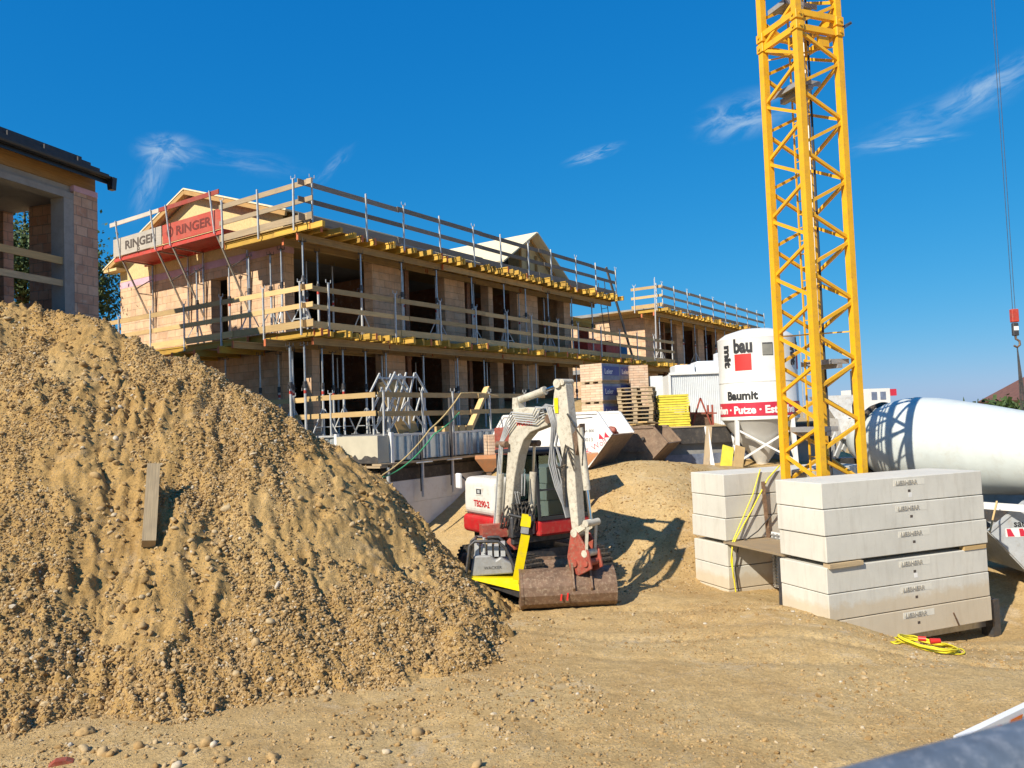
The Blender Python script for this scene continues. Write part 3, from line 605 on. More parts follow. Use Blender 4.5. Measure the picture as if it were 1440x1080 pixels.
# ---- H20 beams and decks
def h20(mb,p0,p1,ends=True,mi=0,me=1,h=.2):
    p0=Vector(p0);p1=Vector(p1);d=(p1-p0).normalized();z=Vector((0,0,1))
    a=.028
    mb.bar(p0+z*(h/2-.02),p1+z*(h/2-.02),.08,.04,up=(0,0,1),mi=mi);mb.bar(p0-z*(h/2-.02),p1-z*(h/2-.02),.08,.04,up=(0,0,1),mi=mi)
    mb.bar(p0,p1,a,h-.08,up=(0,0,1),mi=mi)
    if ends:
        for p,s in ((p0,-1),(p1,1)):
            e=p+d*s*.004
            mb.bar(e-d*s*.012,e,.082,.205,up=(0,0,1),mi=me)
def deck(name,label,u0,u1,z,spacing,outs,mains,group=None,gable=None,seed=1,length=2.2,endmat=None):
    rs=random.Random(seed); t=E(name,label,'formwork',O,RZ,group)
    for (a,b,v,ends) in mains:
        mb=MB(); h20(mb,(a,v,z-.1),(b,v,z-.1)); mb.build('main_beam',[M['beam_main'],M['beam_end']],t)
    u=u0;k=0
    while u<u1:
        mb=MB(); out=outs[0] if k%3 else outs[1]; out+=rs.uniform(-.16,.10)
        if rs.random()<.25: out-=.22
        w=rs.uniform(-.03,.03)
        if rs.random()<.35: mb.bar((u,out,z+.1),(u+w,length,z+.1),.10,.16,up=(0,0,1)); mb.build('cross_beam',M['beam'],t)
        else: h20(mb,(u,out,z+.1),(u+w,length,z+.1)); mb.build('cross_beam',[M['beam'],M['beam_end'] if rs.random()<.45 else M['beam']],t)
        u+=spacing*rs.uniform(.55,1.3);k+=1
    mb=MB(); mb.box(u0-.02,u1,.02,length+2.5,z+.203,z+.224); mb.build('panel',M['ply'],t)
    return t
d1=deck('formwork_deck','upper yellow beam deck of the middle house, carrying the top guard rail',.0,19.1,9.15,.56,(-.22,-.42),[(-.05,6.5,.3,1),(6.3,12.8,.22,1),(12.6,19.1,.3,1),(.1,6.5,1.1,1),(6.4,12.5,1.1,1),(12.4,18.9,1.1,1)],seed=4,length=1.28)
d2=deck('formwork_deck','middle beam deck between ground and first floor with many yellow beam ends',.0,15.2,6.15,.34,(-.34,-.52),[(.1,3.2,-.05,1),(3.1,9.6,.0,1),(9.4,15.6,-.02,1),(-.7,6.5,1.0,1),(-1.1,6.4,1.9,1),(6.4,15,1.1,1)],seed=9,length=1.28)
d3=deck('formwork_deck','yellow beam bridge deck between the middle house and the far house',15.3,27,6.15,.27,(-.34,-.52),[(15.3,27,.2,1),(15.3,26.8,1.1,1)],seed=12,length=1.28)
d4=deck('formwork_deck','upper yellow beam deck of the far house at right',24.3,42.4,9.15,.5,(-.15,-.35),[(24.1,33,.3,1),(33,42.4,.3,1),(24.3,42,1.1,1)],seed=15,length=1.28)
# gable side edge beams + props of deck 1/2
mb=MB(); h20(mb,(-.03,-.25,9.27),(-.03,3.6,9.27)); mb.build('edge_beam',[M['beam'],M['beam_end']],d1)
mb=MB(); mb.box(-.12,1.15,.0,3.6,9.375,9.395); mb.build('panel',M['ply'],d1)
mb=MB(); h20(mb,(-.03,-.3,6.27),(-.03,2.6,6.27)); h20(mb,(-.2,2.4,6.27),(-.2,7.5,6.27)); h20(mb,(.1,7.4,6.27),(.1,11.5,6.27)); mb.build('edge_beam',[M['beam'],M['beam_end']],d2)
mb=MB(); mb.box(-.15,1.18,1.3,11.5,6.375,6.395); mb.build('panel',M['ply'],d2)
for v in (3.4,4.6,5.8,7,8.2,9.4): 
    mb=MB(); h20(mb,(-.5,v,6.06),(1.15,v,6.06)); mb.build('bearer',[M['beam'],M['beam_end']],d2)
# ---- guard rails
def grail(label,A,Bp,ztop,zs,posts,bm,toe=True,zb=None,segl=4.0,thick=.03,name='guard_rail',out=0.0,pr=.022,lean=0):
    """A,B: (u,v) ends; zs list of (z0,z1) boards; posts params t in metres from A"""
    t=E(name,label,'railing',O,RZ); A=Vector((*A,0));B=Vector((*Bp,0)); d=(B-A).normalized(); L=(B-A).length; n=Vector((d.y,-d.x,0))
    for j,(z0,z1) in enumerate(zs):
        s=0;k=0
        while s<L-.05:
            e=min(L,s+segl*(1+.1*((k+j)%2))); zz=random.uniform(-.012,.012); sag=random.uniform(-.015,.015)
            p=A+d*s+n*(.0+.028*(k%2)); q=A+d*min(L,e+.12)+n*(.0+.028*(k%2))
            m=bm[j] if isinstance(bm,(list,tuple)) else bm
            MB().bar(p+Vector((0,0,(z0+z1)/2+zz)),q+Vector((0,0,(z0+z1)/2+zz+sag)),thick,z1-z0,up=(0,0,1)).build('board',m,t); s=e;k+=1
    for i,x in enumerate(posts):
        p=A+d*x-n*.045*(-1); pz=zb if zb is not None else zs[0][0]-.15
        ln=random.uniform(-.03,.03)
        mb=MB(); mb.bar(p+Vector((0,0,pz)),p+Vector((0,0,ztop))+d*ln,pr*2,pr*2)
        if i%2==0 or ztop<9: 
            q=p+Vector((0,0,ztop))+d*ln
            for s_ in (-.09,.09): mb.bar(q+d*s_,q+d*s_+Vector((0,0,.09)),.014,.014)
            mb.bar(q-d*.09,q+d*.09,.014,.014)
        mb.build('post',M['steel_white'],t)
    return t
zT=[(9.40,9.60),(9.93,10.07),(10.42,10.57)]
grail('weathered grey guard rail along the long edge of the upper deck',(-.35,-.12),(19.0,-.12),10.68,zT,[.45,2.6,4.26,6.1,8.0,9.7,11.6,13.3,15.4,17.2,19.2],M['board_old'],zb=9.2)
grail('pale guard rail on the gable side of the upper deck, right of the red platform',(-.12,3.75),(-.12,-.45),10.68,[(9.42,9.62),(9.93,10.07),(10.42,10.57)],[.2,1.9,3.45],M['board_mid'],zb=9.2)
zM=[(6.40,6.60),(6.95,7.09),(7.45,7.60)]
grail('tan guard rail along the long edge of the middle deck',(-.35,-.15),(25.6,-.15),7.74,zM,[.95,3.72,5.95,7.95,9.9,11.6,13.6,15.3,17.4,19.3,21.2,23.2],M['board'],zb=6.2)
grail('fresh yellow guard rail around the gable side of the middle deck',(-.2,11.6),(-.2,-.45),7.7,zM,[.4,2.3,4.2,6.1,8.0,10.0,11.6],M['board'],zb=6.2)
grail('low guard rail with two fresh boards along the terrace front',(.3,-2.3),(8.6,-2.3),4.55,[(3.86,4.0),(4.36,4.50)],[.15,1.75,3.1,5.0,7.0],M['board'],zb=3.3)
grail('short guard rail with two fresh boards at the terrace gable side',(.25,4.9),(.25,-2.3),4.55,[(3.86,4.0),(4.36,4.50)],[.9,2.4,4.0,5.5],M['board'],zb=3.2)
grail('guard rail along the upper deck of the far house',(24.2,-.12),(42.4,-.12),10.68,zT,[.1,1.7,3.6,5.6,7.7,9.9,12.1,14.3,16.4,18.1],M['board_mid'],zb=9.2)
grail('short guard rail at the near end of the far house deck',(24.15,1.6),(24.15,-.2),10.68,zT,[.2,1.5],M['board'],zb=9.2)
# ---- house C
hC=E('brick_house','far clay block house at right behind the silo with flat pale side wall','house',O,RZ)
for P_,z0,z1 in(([(25.5,27.3),(30,31),(33.5,34.5),(37,38.5),(41,42)],6.12,9.12),([(25.5,27),(30,31),(36,37)],3.36,6.1)):
    for q_ in P_: mb=MB(); facade(mb,[q_],z0,z1,1.5); mb.build('front_pier',M['brick'],hC)
mb=MB(); mb.box(25.5,25.88,1.88,8.5,3,9.12); mb.build('side_wall',M['brick'],hC)
mb=MB(); mb.box(25.45,25.9,1.4,8.5,9.15,9.62); mb.build('wall_cap',M['osb'],hC)
mb=MB(); mb.box(25.9,42,5.2,5.5,3,9.1); mb.box(41.7,42,1.9,5.2,3,9.1);
for u in (29,34.5,38.4): mb.box(u,u+.2,1.9,5.18,3.36,9.1)
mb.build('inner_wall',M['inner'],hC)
mb=MB(); mb.box(25.0,42.2,.6,8.6,9.40,9.56); mb.build('upper_slab',M['concrete_grey'],hC)
mb=MB(); mb.box(25.0,42.2,.6,8.6,6.15,6.4); mb.build('middle_slab',M['concrete_grey'],hC)
# ---- folding platforms on the gable
def platform(v0,v1,matp,matr,label,txt,tm,logo=False):
    t=E('folding_platform',label,'scaffold platform',O,RZ)
    MB().box(-.02,1.15,v0,v1,9.78,9.86).build('deck_board',M['red'],t)
    mb=MB(); mb.bar((-.06,v0,10.18),(-.06,v1,10.18),.03,.62,up=(0,0,1)); mb.build('side_board',matp,t)
    mb=MB(); mb.bar((-.18,v0-.05,10.98),(-.18,v1,10.98),.03,.14,up=(0,0,1)); mb.build('top_rail',matr,t)
    mb=MB(); mb.bar((-.02,v0,9.74),(-.02,v1,9.74),.06,.08);mb.bar((1.1,v0,9.74),(1.1,v1,9.74),.06,.08); mb.build('edge_profile',M['red'],t)
    for v in (v0+.35,v1-.45):
        MB().bar((-.08,v,9.75),(-.24,v,11.06),.04,.04).build('post',M['steel_white'],t)
        mb=MB(); mb.bar((0,v,9.72),(1.12,v,7.5),.05,.05); mb.bar((1.12,v,9.72),(1.12,v,7.3),.05,.05); mb.bar((-.02,v,9.70),(1.15,v,9.70),.05,.05); mb.bar((1.12,v,9.2),(.45,v,8.75),.035,.035); mb.bar((1.12,v,8.6),(.55,v,8.62),.035,.035)
        mb.build('bracket',M['steel'],t)
    # lettering, readable from the outside (facing -u): text x -> -v
    Mt=Matrix(((0,0,-1,-.080),(-1,0,0,v1-.75),(0,1,0,10.05),(0,0,0,1)))
    text('lettering',txt,.40,tm,Mt,t,ext=.002,offset=.012,sx=1.35)
    return t
pa=platform(6.95,9.9,M['plat_grey'],M['plat_grey'],'bleached grey folding platform on brackets, left one on the gable','RINGER',M['stencil'])
text('lettering','JS',.24,M['stencil'],Matrix(((0,0,-1,-.080),(-1,0,0,8.4),(0,1,0,9.90),(0,0,0,1))),pa,ext=.002,offset=.006)
pb=platform(3.72,6.88,M['red_faded'],M['red_faded'],'red folding platform on brackets, right one on the gable','RINGER',M['stencil_red'])
mb=MB(); 
for k in range(24):
    a=2*math.pi*k/24;b_=2*math.pi*(k+1)/24
    f=lambda an,r:(-.081,6.45-r*math.cos(an),10.2+r*math.sin(an))
    mb.face([f(a,.12),f(a,.19),f(b_,.19),f(b_,.12)])
mb.build('emblem',M['stencil_red'],pb); text('lettering','R',.2,M['stencil_red'],Matrix(((0,0,-1,-.081),(-1,0,0,6.52),(0,1,0,10.13),(0,0,0,1))),pb,ext=.001,offset=.01)
# ---- things on the middle deck / terrace
for i,(u,v,c,lb) in enumerate([(17.6,.8,'red','left red steel crate on the bridge deck'),(19.6,.9,'red','right red steel crate on the bridge deck')]):
    t=E('steel_crate',lb,'crate',L2W(u,v,6.39),RZ)
    mb=MB(); mb.box(-.75,.75,-.4,.4,.1,.16); mb.box(-.75,.75,-.4,-.37,.16,.85);mb.box(-.75,.75,.37,.4,.16,.85);mb.box(-.75,-.72,-.37,.37,.16,.85);mb.box(.72,.75,-.37,.37,.16,.85); mb.build('tub',M['red'],t)
    mb=MB()
    for a in(-.7,.7):
        for b_ in(-.36,.36): mb.box(a-.06,a+.06,b_-.06,b_+.06,0,.1)
    mb.build('foot',M['steel_dark'],t)
    mb=MB(); mb.bar((-.7,-.1,.88),(.6,.1,.9),.12,.06); mb.bar((-.5,.2,.93),(.7,0,.95),.1,.06); mb.build('content',M['rustred'],t)
t=E('blue_barrel','small blue barrel on the bridge deck beside the red crates','barrel',L2W(20.9,.7,6.39),0)
MB().lathe([(0,.0),(0,.26),(.1,.28),(.4,.29),(.7,.28),(.8,.25),(.8,0)],n=20).build('body',paint('barrel_blue',(.04,.2,.42),.4),t)
MB().lathe([(.801,.1),(.84,.1),(.84,0)],n=12).build('lid',M['black'],t)
t=E('beam_rack','red rack with yellow formwork beams stacked high on the bridge deck','beam stack',L2W(18.6,2.2,6.39),RZ)
for a in(-1.1,1.1): MB().box(a-.05,a+.05,-.3,.3,0,1.75).build('rack_leg',M['rustred'],t)
for k,(a,z) in enumerate([(-.25,1.86),(-.1,1.86),(.05,1.86),(.2,1.86),(-.15,2.07),(.05,2.07)]):
    mb=MB(); h20(mb,(-1.9,a,z),(1.9,a,z)); mb.build('beam',[M['beam'],M['beam_end']],t)
def ladder(label,p0,p1,w,mat,side,n):
    t=E('ladder',label,'ladder'); p0=Vector(p0);p1=Vector(p1);s=Vector(side).normalized()*w/2
    for k in(-1,1): MB().bar(p0+s*k,p1+s*k,.03,.07).build('stile',mat,t)
    for i in range(1,n): q=p0.lerp(p1,i/n); MB().tube([q-s,q+s],.014,6).build('rung',mat,t)
    return t
UU=(U.x,U.y,0)
ladder('aluminium ladder leaning against the deck corner of the far house',L2W(23.5,-.0,6.42),L2W(24.05,.15,10.95),.42,M['steel_white'],U+Vv*.5,14)
ladder('dark ladder at the end of the upper deck of the middle house',L2W(19.9,.8,6.42),L2W(19.2,.8,10.2),.42,M['steel_dark'],U*.3+Vv,12)
o=MB().bar(L2W(21.6,.4,6.42),L2W(19.2,.5,10.9),.06,.14).build('leaning_beam',M['board_old']); tag(o,'long weathered beam leaning at the end of the upper deck','beam')
# trestle frames on terrace
def trestle(u,v,label,s=1):
    t=E('lattice_trestle',label,'trestle',L2W(u,v,3.36),RZ)
    for y in(-.0,.6):
        MB().bar((-.05,y,0),(-.05,y,1.15),.05,.05).build('upright',M['steel_white'],t);MB().bar((1.45,y,0),(1.45,y,1.15),.05,.05).build('upright',M['steel_white'],t)
        mb=MB()
        for k in range(4): mb.bar((-.3+k*.42,y,.35),(.35+k*.36,y,1.75 if 0<k<3 else 1.35),.04,.04)
        mb.bar((.2,y,1.62),(1.15,y,1.62),.045,.045); mb.bar((.2,y,1.72),(.9,y,1.0),.04,.04); mb.bar((1.1,y,1.75),(1.6,y,1.15),.05,.05); mb.bar((.25,y,1.75),(-.15,y,1.2),.045,.045)
        mb.bar((-.05,y,.12),(.7,y,.9),.04,.04); mb.bar((1.45,y,.12),(.7,y,.9),.04,.04); mb.build('lattice',M['steel_white'],t)
    mb=MB(); mb.bar((-.05,0,1.1),(-.05,.6,1.1),.04,.04); mb.bar((1.45,0,1.1),(1.45,.6,1.1),.04,.04); mb.build('tie_bar',M['steel_white'],t)
trestle(1.35,-1.75,'pale steel lattice trestle standing at the terrace corner')
for k,(u,lb) in enumerate([(2.2,'left brown board leaning behind the lattice trestle'),(2.65,'right brown board leaning behind the lattice trestle')]):
    o=MB().bar(L2W(u+.3,-1.2,3.37),L2W(u-.1,-.75,4.9),.42,.03,up=Vv).build('leaning_board',M['ply']); tag(o,lb,'board')
o=MB().bar(L2W(4.9,-1.8,3.40),L2W(6.6,-1.3,4.75),.12,.2,up=Vv).build('leaning_beam',M['board']); tag(o,'pale yellow timber beam leaning behind the terrace front guard rail','beam')
mb=MB(); 
for k in range(4): mb.box(3.3+k*.35,3.6+k*.35,-2.1,-1.7,3.36,3.52)
o=mb.build('timber_blocks',M['board'],loc=O,rotz=RZ); tag(o,'row of short timber blocks on the terrace edge','timber')
# hoses
def cat(p0,p1,sag,n=12):
    p0=Vector(p0);p1=Vector(p1); return [p0.lerp(p1,i/n)-Vector((0,0,sag*4*(i/n)*(1-i/n))) for i in range(n+1)]
pA=atY(538,668,20.2);pB=atY(605,603,21.6);pC=atY(648,553,22.5);pD=atY(700,557,24)
o=MB().tube(cat(pA,pB,.12)+cat(pB,pC,.08)[1:]+cat(pC,pD,-.05)[1:],.02,6).build('hose',M['tan_hose']); tag(o,'tan hose draped over the terrace guard rail','hose')
o=MB().tube(cat(pA+Vector((0,0,-.06)),pB+Vector((.1,0,-.15)),.18)+cat(pB+Vector((.1,0,-.15)),atY(646,580,22.5),.05)[1:],.018,6).build('hose',M['green']); tag(o,'green hose running beside the tan hose at the terrace','hose')
# ------------------------------------------------------------------ left house
A2=R(17.5);a2=Vector((math.sin(A2),math.cos(A2),0));K=atY(139,445,20.5);Kz=Vector((K.x,K.y,0)); RL=R(90-17.5)
hL=E('brick_house','brick house at the left edge with dark tiled roof and open loggia','house',Kz,RL)
# local x along facade (away), y = inward (left)
MB().box(-.75,0,0,.4,4.5,9.85).build('corner_pillar',M['brick2'],hL)
MB().box(-1.05,-.755,.0,.42,4.5,9.62).build('concrete_jamb',M['concrete_grey'],hL)
MB().box(-.757,-.0,-.012,.4,9.853,10.0).build('pink_band',M['pink'],hL)
MB().box(-4.2,-.757,-.01,.4,9.62,9.78).build('lintel',M['concrete_grey'],hL)
MB().box(-4.2,0,.1,6.5,9.79,9.98).build('ceiling',M['concrete_grey'],hL)
MB().box(-4.2,-.0,.06,.35,9.98,10.38).build('wall_plate',M['rafter'],hL)
mb=MB(); mb.box(-.3,0,.42,2.0,4.5,9.78); mb.box(-.3,0,2.9,6.3,4.5,9.78); mb.box(-.3,0,2.0,2.9,4.5,7.2); mb.box(-4.5,-4.21,.0,6.3,4.2,9.98); mb.build('end_wall',M['brick2'],hL)
mb=MB(); mb.box(-4.2,-.3,4.0,4.3,4.5,6.7) ;mb.box(-1.55,-.3,4.0,4.3,6.7,9.78); mb.box(-2.9,-2.1,4.0,4.3,6.7,9.78); mb.box(-4.2,-3.4,4.0,4.3,6.7,9.78); mb.box(-3.4,-1.5,4.0,4.3,9.25,9.78); mb.build('back_wall',M['concrete_grey'],hL)
MB().box(-4.2,0,-.05,6,4.2,6.62).build('floor_slab',M['concrete_grey'],hL)
MB().box(-4.2,-.35,.05,.09,8.02-.1,8.02+.08).build('rail_board',M['board'],hL)
MB().box(-4.2,-.35,.05,.09,7.45-.08,7.45+.08).build('rail_board',M['timber'],hL)
rf=MB()
nr=14
for k in range(nr):
    ya=-.42+k*.30; za=10.34+min(k,3)*.30*.66+max(0,k-3)*.3*.42
    rf.box(-4.9,-.02,ya,ya+.34,za,za+.09)
    # stepped tile courses
rf.build('tile_roof',M['tile'],hL)
mb=MB(); roofpanel(mb,(-4.9,-.40,10.24),(-.05,-.40,10.24),(-.05,3.5,11.9),(-4.9,3.5,11.9),.05); mb.build('roof_deck',M['rafter'],hL)
mb=MB()
for k in range(5): mb.box(-4.5+k*1.0,-4.46+k*1.0,.1,.14,10.7,10.84)
mb.build('snow_guard',M['tile'],hL)
gp=[(.085*math.cos(a)-.50,10.33+.085*math.sin(a)) for a in [math.pi+math.pi*i/8 for i in range(9)]]
mb=MB()
for i in range(8):
    (y0_,z0_),(y1_,z1_)=gp[i],gp[i+1]; mb.face([(-4.9,y0_,z0_),(.04,y0_,z0_),(.04,y1_,z1_),(-4.9,y1_,z1_)],smooth=True)
mb.prism([(y,z) for y,z in gp],Matrix(((0,1,0,.04),(1,0,0,0),(0,0,1,0),(0,0,0,1))),.02); mb.box(-4.9,.04,-.42,-.39,10.16,10.36); mb.build('gutter',M['gutter'],hL)
mb=MB(); mb.prism([(-.62,10.32),(-.40,10.32),(-.44,10.0),(-.58,10.0)],Matrix(((0,1,0,-.03),(1,0,0,0),(0,0,1,0),(0,0,0,1))),.14); mb.build('gutter_end',M['gutter'],hL)
# tree behind
def tree(loc,h,cr,label,seed,n=5200,cz=.62):
    rs=np.random.default_rng(seed); t=E('leafy_tree',label,'tree',loc)
    mb=MB(); mb.tube([(0,0,0),(.1,.05,h*.35),(.0,.1,h*.6),(.1,0,h*.9)],[.22,.17,.1,.03],9)
    cl=[]
    for k in range(14):
        a=rs.uniform(0,6.28);e=rs.uniform(-.3,1); r=cr*rs.uniform(.35,.85); c=Vector((math.cos(a)*r*math.cos(e),math.sin(a)*r*math.cos(e),h*cz+math.sin(e)*r*1.2)); cl.append(c)
        z=rs.uniform(.3,.6)*h; mb.tube([(0.05,.05,z),c*.5+Vector((0,0,z*.5)),c],[.07,.04,.015],6)
    mb.build('trunk',M['bark'],t)
    c=np.array([tuple(x) for x in cl]); idx=rs.integers(0,len(cl),n); P=c[idx]+rs.normal(size=(n,3))*cr*.23
    d1=rs.normal(size=(n,3));d1/=np.linalg.norm(d1,axis=1)[:,None];d2=np.cross(d1,rs.normal(size=(n,3)));d2/=np.linalg.norm(d2,axis=1)[:,None]
    s=rs.uniform(.05,.11,(n,1)); V=np.stack([P-d1*s,P+d2*s*.6,P+d1*s,P-d2*s*.6],1).reshape(-1,3)
    m=bpy.data.meshes.new('crown'); m.from_pydata(V.tolist(),[],(np.arange(n*4).reshape(-1,4)).tolist()); m.materials.append(M['leaf']); o=bpy.data.objects.new('crown',m); COL.objects.link(o); o.parent=t
    return t
p=atY(112,400,33); tree((p.x,p.y,3),8.0,2.2,'green tree showing between the left house and the middle house',5,cz=.72)
p=atY(32,400,30); tree((p.x,p.y,3),10.5,2.8,'green tree seen through the window of the left house',6,n=13000,cz=.62)
# ------------------------------------------------------------------ ballast blocks and crane
AA=Vector((math.sin(R(68.8)),math.cos(R(68.8)),0));BB=Vector((-AA.y,AA.x,0)); C0=atY(1156,680,13.5); RB=R(90-68.8)
Cb=Vector((C0.x,C0.y,0)); ZT=2.345
def ballast(off_b,layers,stack,off_a=0):
    zt=ZT
    for i in range(layers):
        lb={0:'topmost',layers-1:'lowest'}.get(i,ORD[i]+' from the top')
        da=random.uniform(-.02,.02); db=random.uniform(-.015,.015)
        if i==3: zt-=.07
        t=E('ballast_block','pale concrete ballast block, %s in the %s stack'%(lb,stack),'concrete block',Cb+AA*(off_a+da)+BB*(off_b+db)+Vector((0,0,zt-.45)),RB+random.uniform(-.003,.003),'concrete crane ballast blocks')
        mb=MB(); mb.box(0,3.8,0,1.17,.006,.444); mb.build('block',M['concrete'],t,bevel=.012,segs=2)
        # recessed name panel and lettering on the front
        MB().box(1.62,2.36,-.003,.0,.29,.40).build('name_panel',M['concrete_lt'],t)
        text('lettering','LIEBHERR',.105,M['concrete_dk'],Matrix(((1,0,0,1.66),(0,0,-1,-.005),(0,1,0,.31),(0,0,0,1))),t,ext=.008,offset=.002,sx=1.15)
        MB().box(1.95,2.01,-.003,.0,.17,.215).build('stencil_mark',M['stencil'],t)
        if i in(0,3): MB().box(1.96,2.04,-.002,.0,.08,.16).build('paper_label',M['white'],t)
        zt-=.452
        if i==2 and off_b<1:
            pass
ballast(0,6,'front'); ballast(2.87,6,'rear left',.08)
o=MB().bar(Cb+AA*.02+BB*.02+Vector((0,0,ZT-3*.452-.05)),Cb+AA*.75+BB*.02+Vector((0,0,ZT-3*.452-.045)),.16,.075).build('spacer_timber',M['timber']); tag(o,'flat timber spacer between the blocks at the near corner of the front stack','timber')
o=MB().bar(Cb+AA*3.2+BB*.04+Vector((0,0,ZT-3*.452-.045)),Cb+AA*3.75+BB*.04+Vector((0,0,ZT-3*.452-.045)),.12,.07).build('spacer_timber',M['board']); tag(o,'flat timber spacer between the blocks at the far end of the front stack','timber')
zp=ZT-3*.452-.045
mb=MB(); mb.idx([Cb+AA*.02+BB*1.1+Vector((0,0,zp)),Cb+AA*1.0+BB*1.1+Vector((0,0,zp)),Cb+AA*1.1+BB*2.95+Vector((0,0,zp)),Cb+AA*.06+BB*2.95+Vector((0,0,zp))]+[Cb+AA*a+BB*b+Vector((0,0,zp+.04)) for a,b in((.02,1.1),(1.0,1.1),(1.1,2.95),(.06,2.95))],[(3,2,1,0),(4,5,6,7),(0,1,5,4),(1,2,6,5),(2,3,7,6),(3,0,4,7)])
o=mb.build('plank_shelf',M['board_mid']); tag(o,'wide plank bridging the gap between the two concrete stacks','plank')
o=MB().bar(Cb+AA*.06+BB*1.26+Vector((0,0,zp-.03)),Cb+AA*.0+BB*1.22+Vector((0,0,-.15)),.05,.03).build('steel_strut',M['steel_dark']); tag(o,'thin dark strut below the plank beside the front stack','strut')
t=E('steel_grating','vertical steel grating standing between the two concrete stacks','grating',Cb+AA*1.35+BB*1.3,RB)
mb=MB()
for k in range(12): mb.bar((-.3,.12*k,.0),(-.3,.12*k,1.1),.02,.03)
for k in range(16): mb.bar((-.3,0,.05+.068*k),(-.3,1.4,.05+.068*k),.015,.02)
mb.build('bars',M['steel'],t)
MB().box(-.27,-.25,-.02,1.42,0,1.12).build('backing',M['xps'],t)
o=MB().bar(Cb+AA*1.0+BB*2.80+Vector((0,0,2.15)),Cb+AA*1.1+BB*2.84+Vector((0,0,.92)),.07,.03).build('steel_strap',M['rust']); tag(o,'rusty flat bar upright against the rear left concrete stack','flat bar')
pts=lambda L:[Cb+AA*a+BB*b+Vector((0,0,z)) for a,b,z in L]
o=MB().tube(pts([(1.5,2.86,2.45),(1.15,2.82,2.2),(.7,2.8,1.6),(.25,2.78,1.05),(.12,2.74,.9),(.1,2.78,.6),(.16,2.8,.3),(.2,2.8,-.1)]),.014,6).build('yellow_cable',M['cable']); tag(o,'yellow cable hanging down the rear left concrete stack','cable')
o=MB().tube(pts([(1.0,2.86,2.40),(.75,2.82,1.9),(.4,2.8,1.35),(.14,2.78,.95),(.12,2.76,.5),(.15,2.8,.25)]),.012,6).build('yellow_cable',M['cable']); tag(o,'second yellow cable crossing the first on the rear left stack','cable')
o=MB().tube(pts([(1.4,2.8,1.9),(1.25,2.8,1.5),(.8,2.78,1.15),(.3,2.78,.9),(.2,2.8,.4),(.3,2.82,-.1)]),.012,6).build('black_cable',M['black']); tag(o,'thin black cable hanging beside the yellow cables','cable')
# base frame under front stack
t=E('base_frame','dark steel cross base beam under the front concrete stack','base frame',Cb,RB)
MB().box(.4,4.2,.25,.55,-.62,-.46).build('girder',M['steel'],t); MB().box(3.95,4.15,.1,.35,-.9,-.1).build('foot',M['steel_dark'],t)
MB().bar((2.9,-.05,-.4),(2.75,-.08,-.15),.02,.02).build('hook_rod',M['rust'],t)
# tower
Tc=Cb+AA*1.90+BB*2.03; w=1.03; hw=w/2
tc=E('tower_crane','yellow lattice tower crane mast rising behind the concrete ballast','crane',Tc,RB)
def leg(a,b):
    mb=MB(); mb.bar((a,b,0),(a,b,22),.138,.138,up=(0,1,0)); 
    return mb.build('leg',M['crane'],tc,bevel=.012)
legs={k:(sa*hw,sb*hw) for k,(sa,sb) in dict(M_=(-1,-1),L_=(-1,1),R_=(1,-1),B_=(1,1)).items()}
for k,(a,b) in legs.items(): leg(a,b)
Lw=Tc+AA*(-hw)+BB*hw
zL=onplane(1088,309.6,(0,Lw.y,0),(0,1,0)).z
pit=1.22; z0L=zL-pit*round(zL/pit)
def brace(p,q,r=.06): MB().bar(p,q,r,r).build('brace',M['crane'],tc)
zj=onplane(1082,62,(0,Lw.y,0),(0,1,0)).z
def nd(k,z): return Vector((*legs[k],z))
faces=[('L_','M_',0),('R_','M_',0),('L_','B_',.5),('R_','B_',0.5)]
for (a,b_,ph) in faces:
    for k in range(0,15):
        zz=z0L+k*pit+(ph*pit)
        if (a=='R_' and b_=='M_'): zz+=pit/2
        if zz<.2 or zz>15.6: continue
        up=.5*pit; gap=.09
        p=nd(a,zz); 
        q1=nd(b_,zz+up-gap);q2=nd(b_,zz-up+gap)
        ins=(nd(b_,0)-nd(a,0)).normalized()*.04
        brace(p+ins+Vector((0,0,.05)),q1-ins); brace(p+ins-Vector((0,0,.05)),q2-ins)
# joint frame
for dz in (-.12,.18):
    for a,b_ in (('L_','M_'),('M_','R_'),('R_','B_'),('B_','L_')):
        MB().bar(nd(a,zj+dz),nd(b_,zj+dz),.09,.12,up=(0,0,1)).build('joint_strut',M['crane'],tc)
for k,(a,b_) in legs.items():
    mb=MB(); mb.box(a-.095,a+.095,b_-.095,b_+.095,zj-.2,zj-.02); mb.box(a-.095,a+.095,b_-.095,b_+.095,zj+.02,zj+.2)
    for s in(-.12,.12): mb.tube([(a-.12,b_+.0,zj+s),(a-.09,b_,zj+s)],.03,6); mb.tube([(a,b_-.12,zj+s),(a,b_-.09,zj+s)],.03,6)
    mb.build('joint',M['crane'],tc,bevel=.008)
def crz(px,py): return onplane(px,py,(0,Tc.y,0),(0,1,0)).z
for zz,(x0,x1,y0_,y1_) in ((crz(1120,128),(-.42,.1,-.42,.42)),(crz(1180,508),(-.05,.42,-.42,.42)),(crz(1120,603),(-.42,.05,-.42,.42)),(crz(1110,8),(-.42,.42,-.1,.42))):
    mb=MB(); mb.box(x0,x1,y0_,y1_,zz,zz+.03); mb.box(x0,x1,y0_,y0_+.03,zz-.07,zz);mb.box(x0,x0+.03,y0_,y1_,zz-.07,zz); mb.bar(((x0+x1)/2,y0_,zz-.1),((x0+x1)/2,y1_,zz-.1),.12,.1); mb.build('platform',M['grey_cast'],tc)
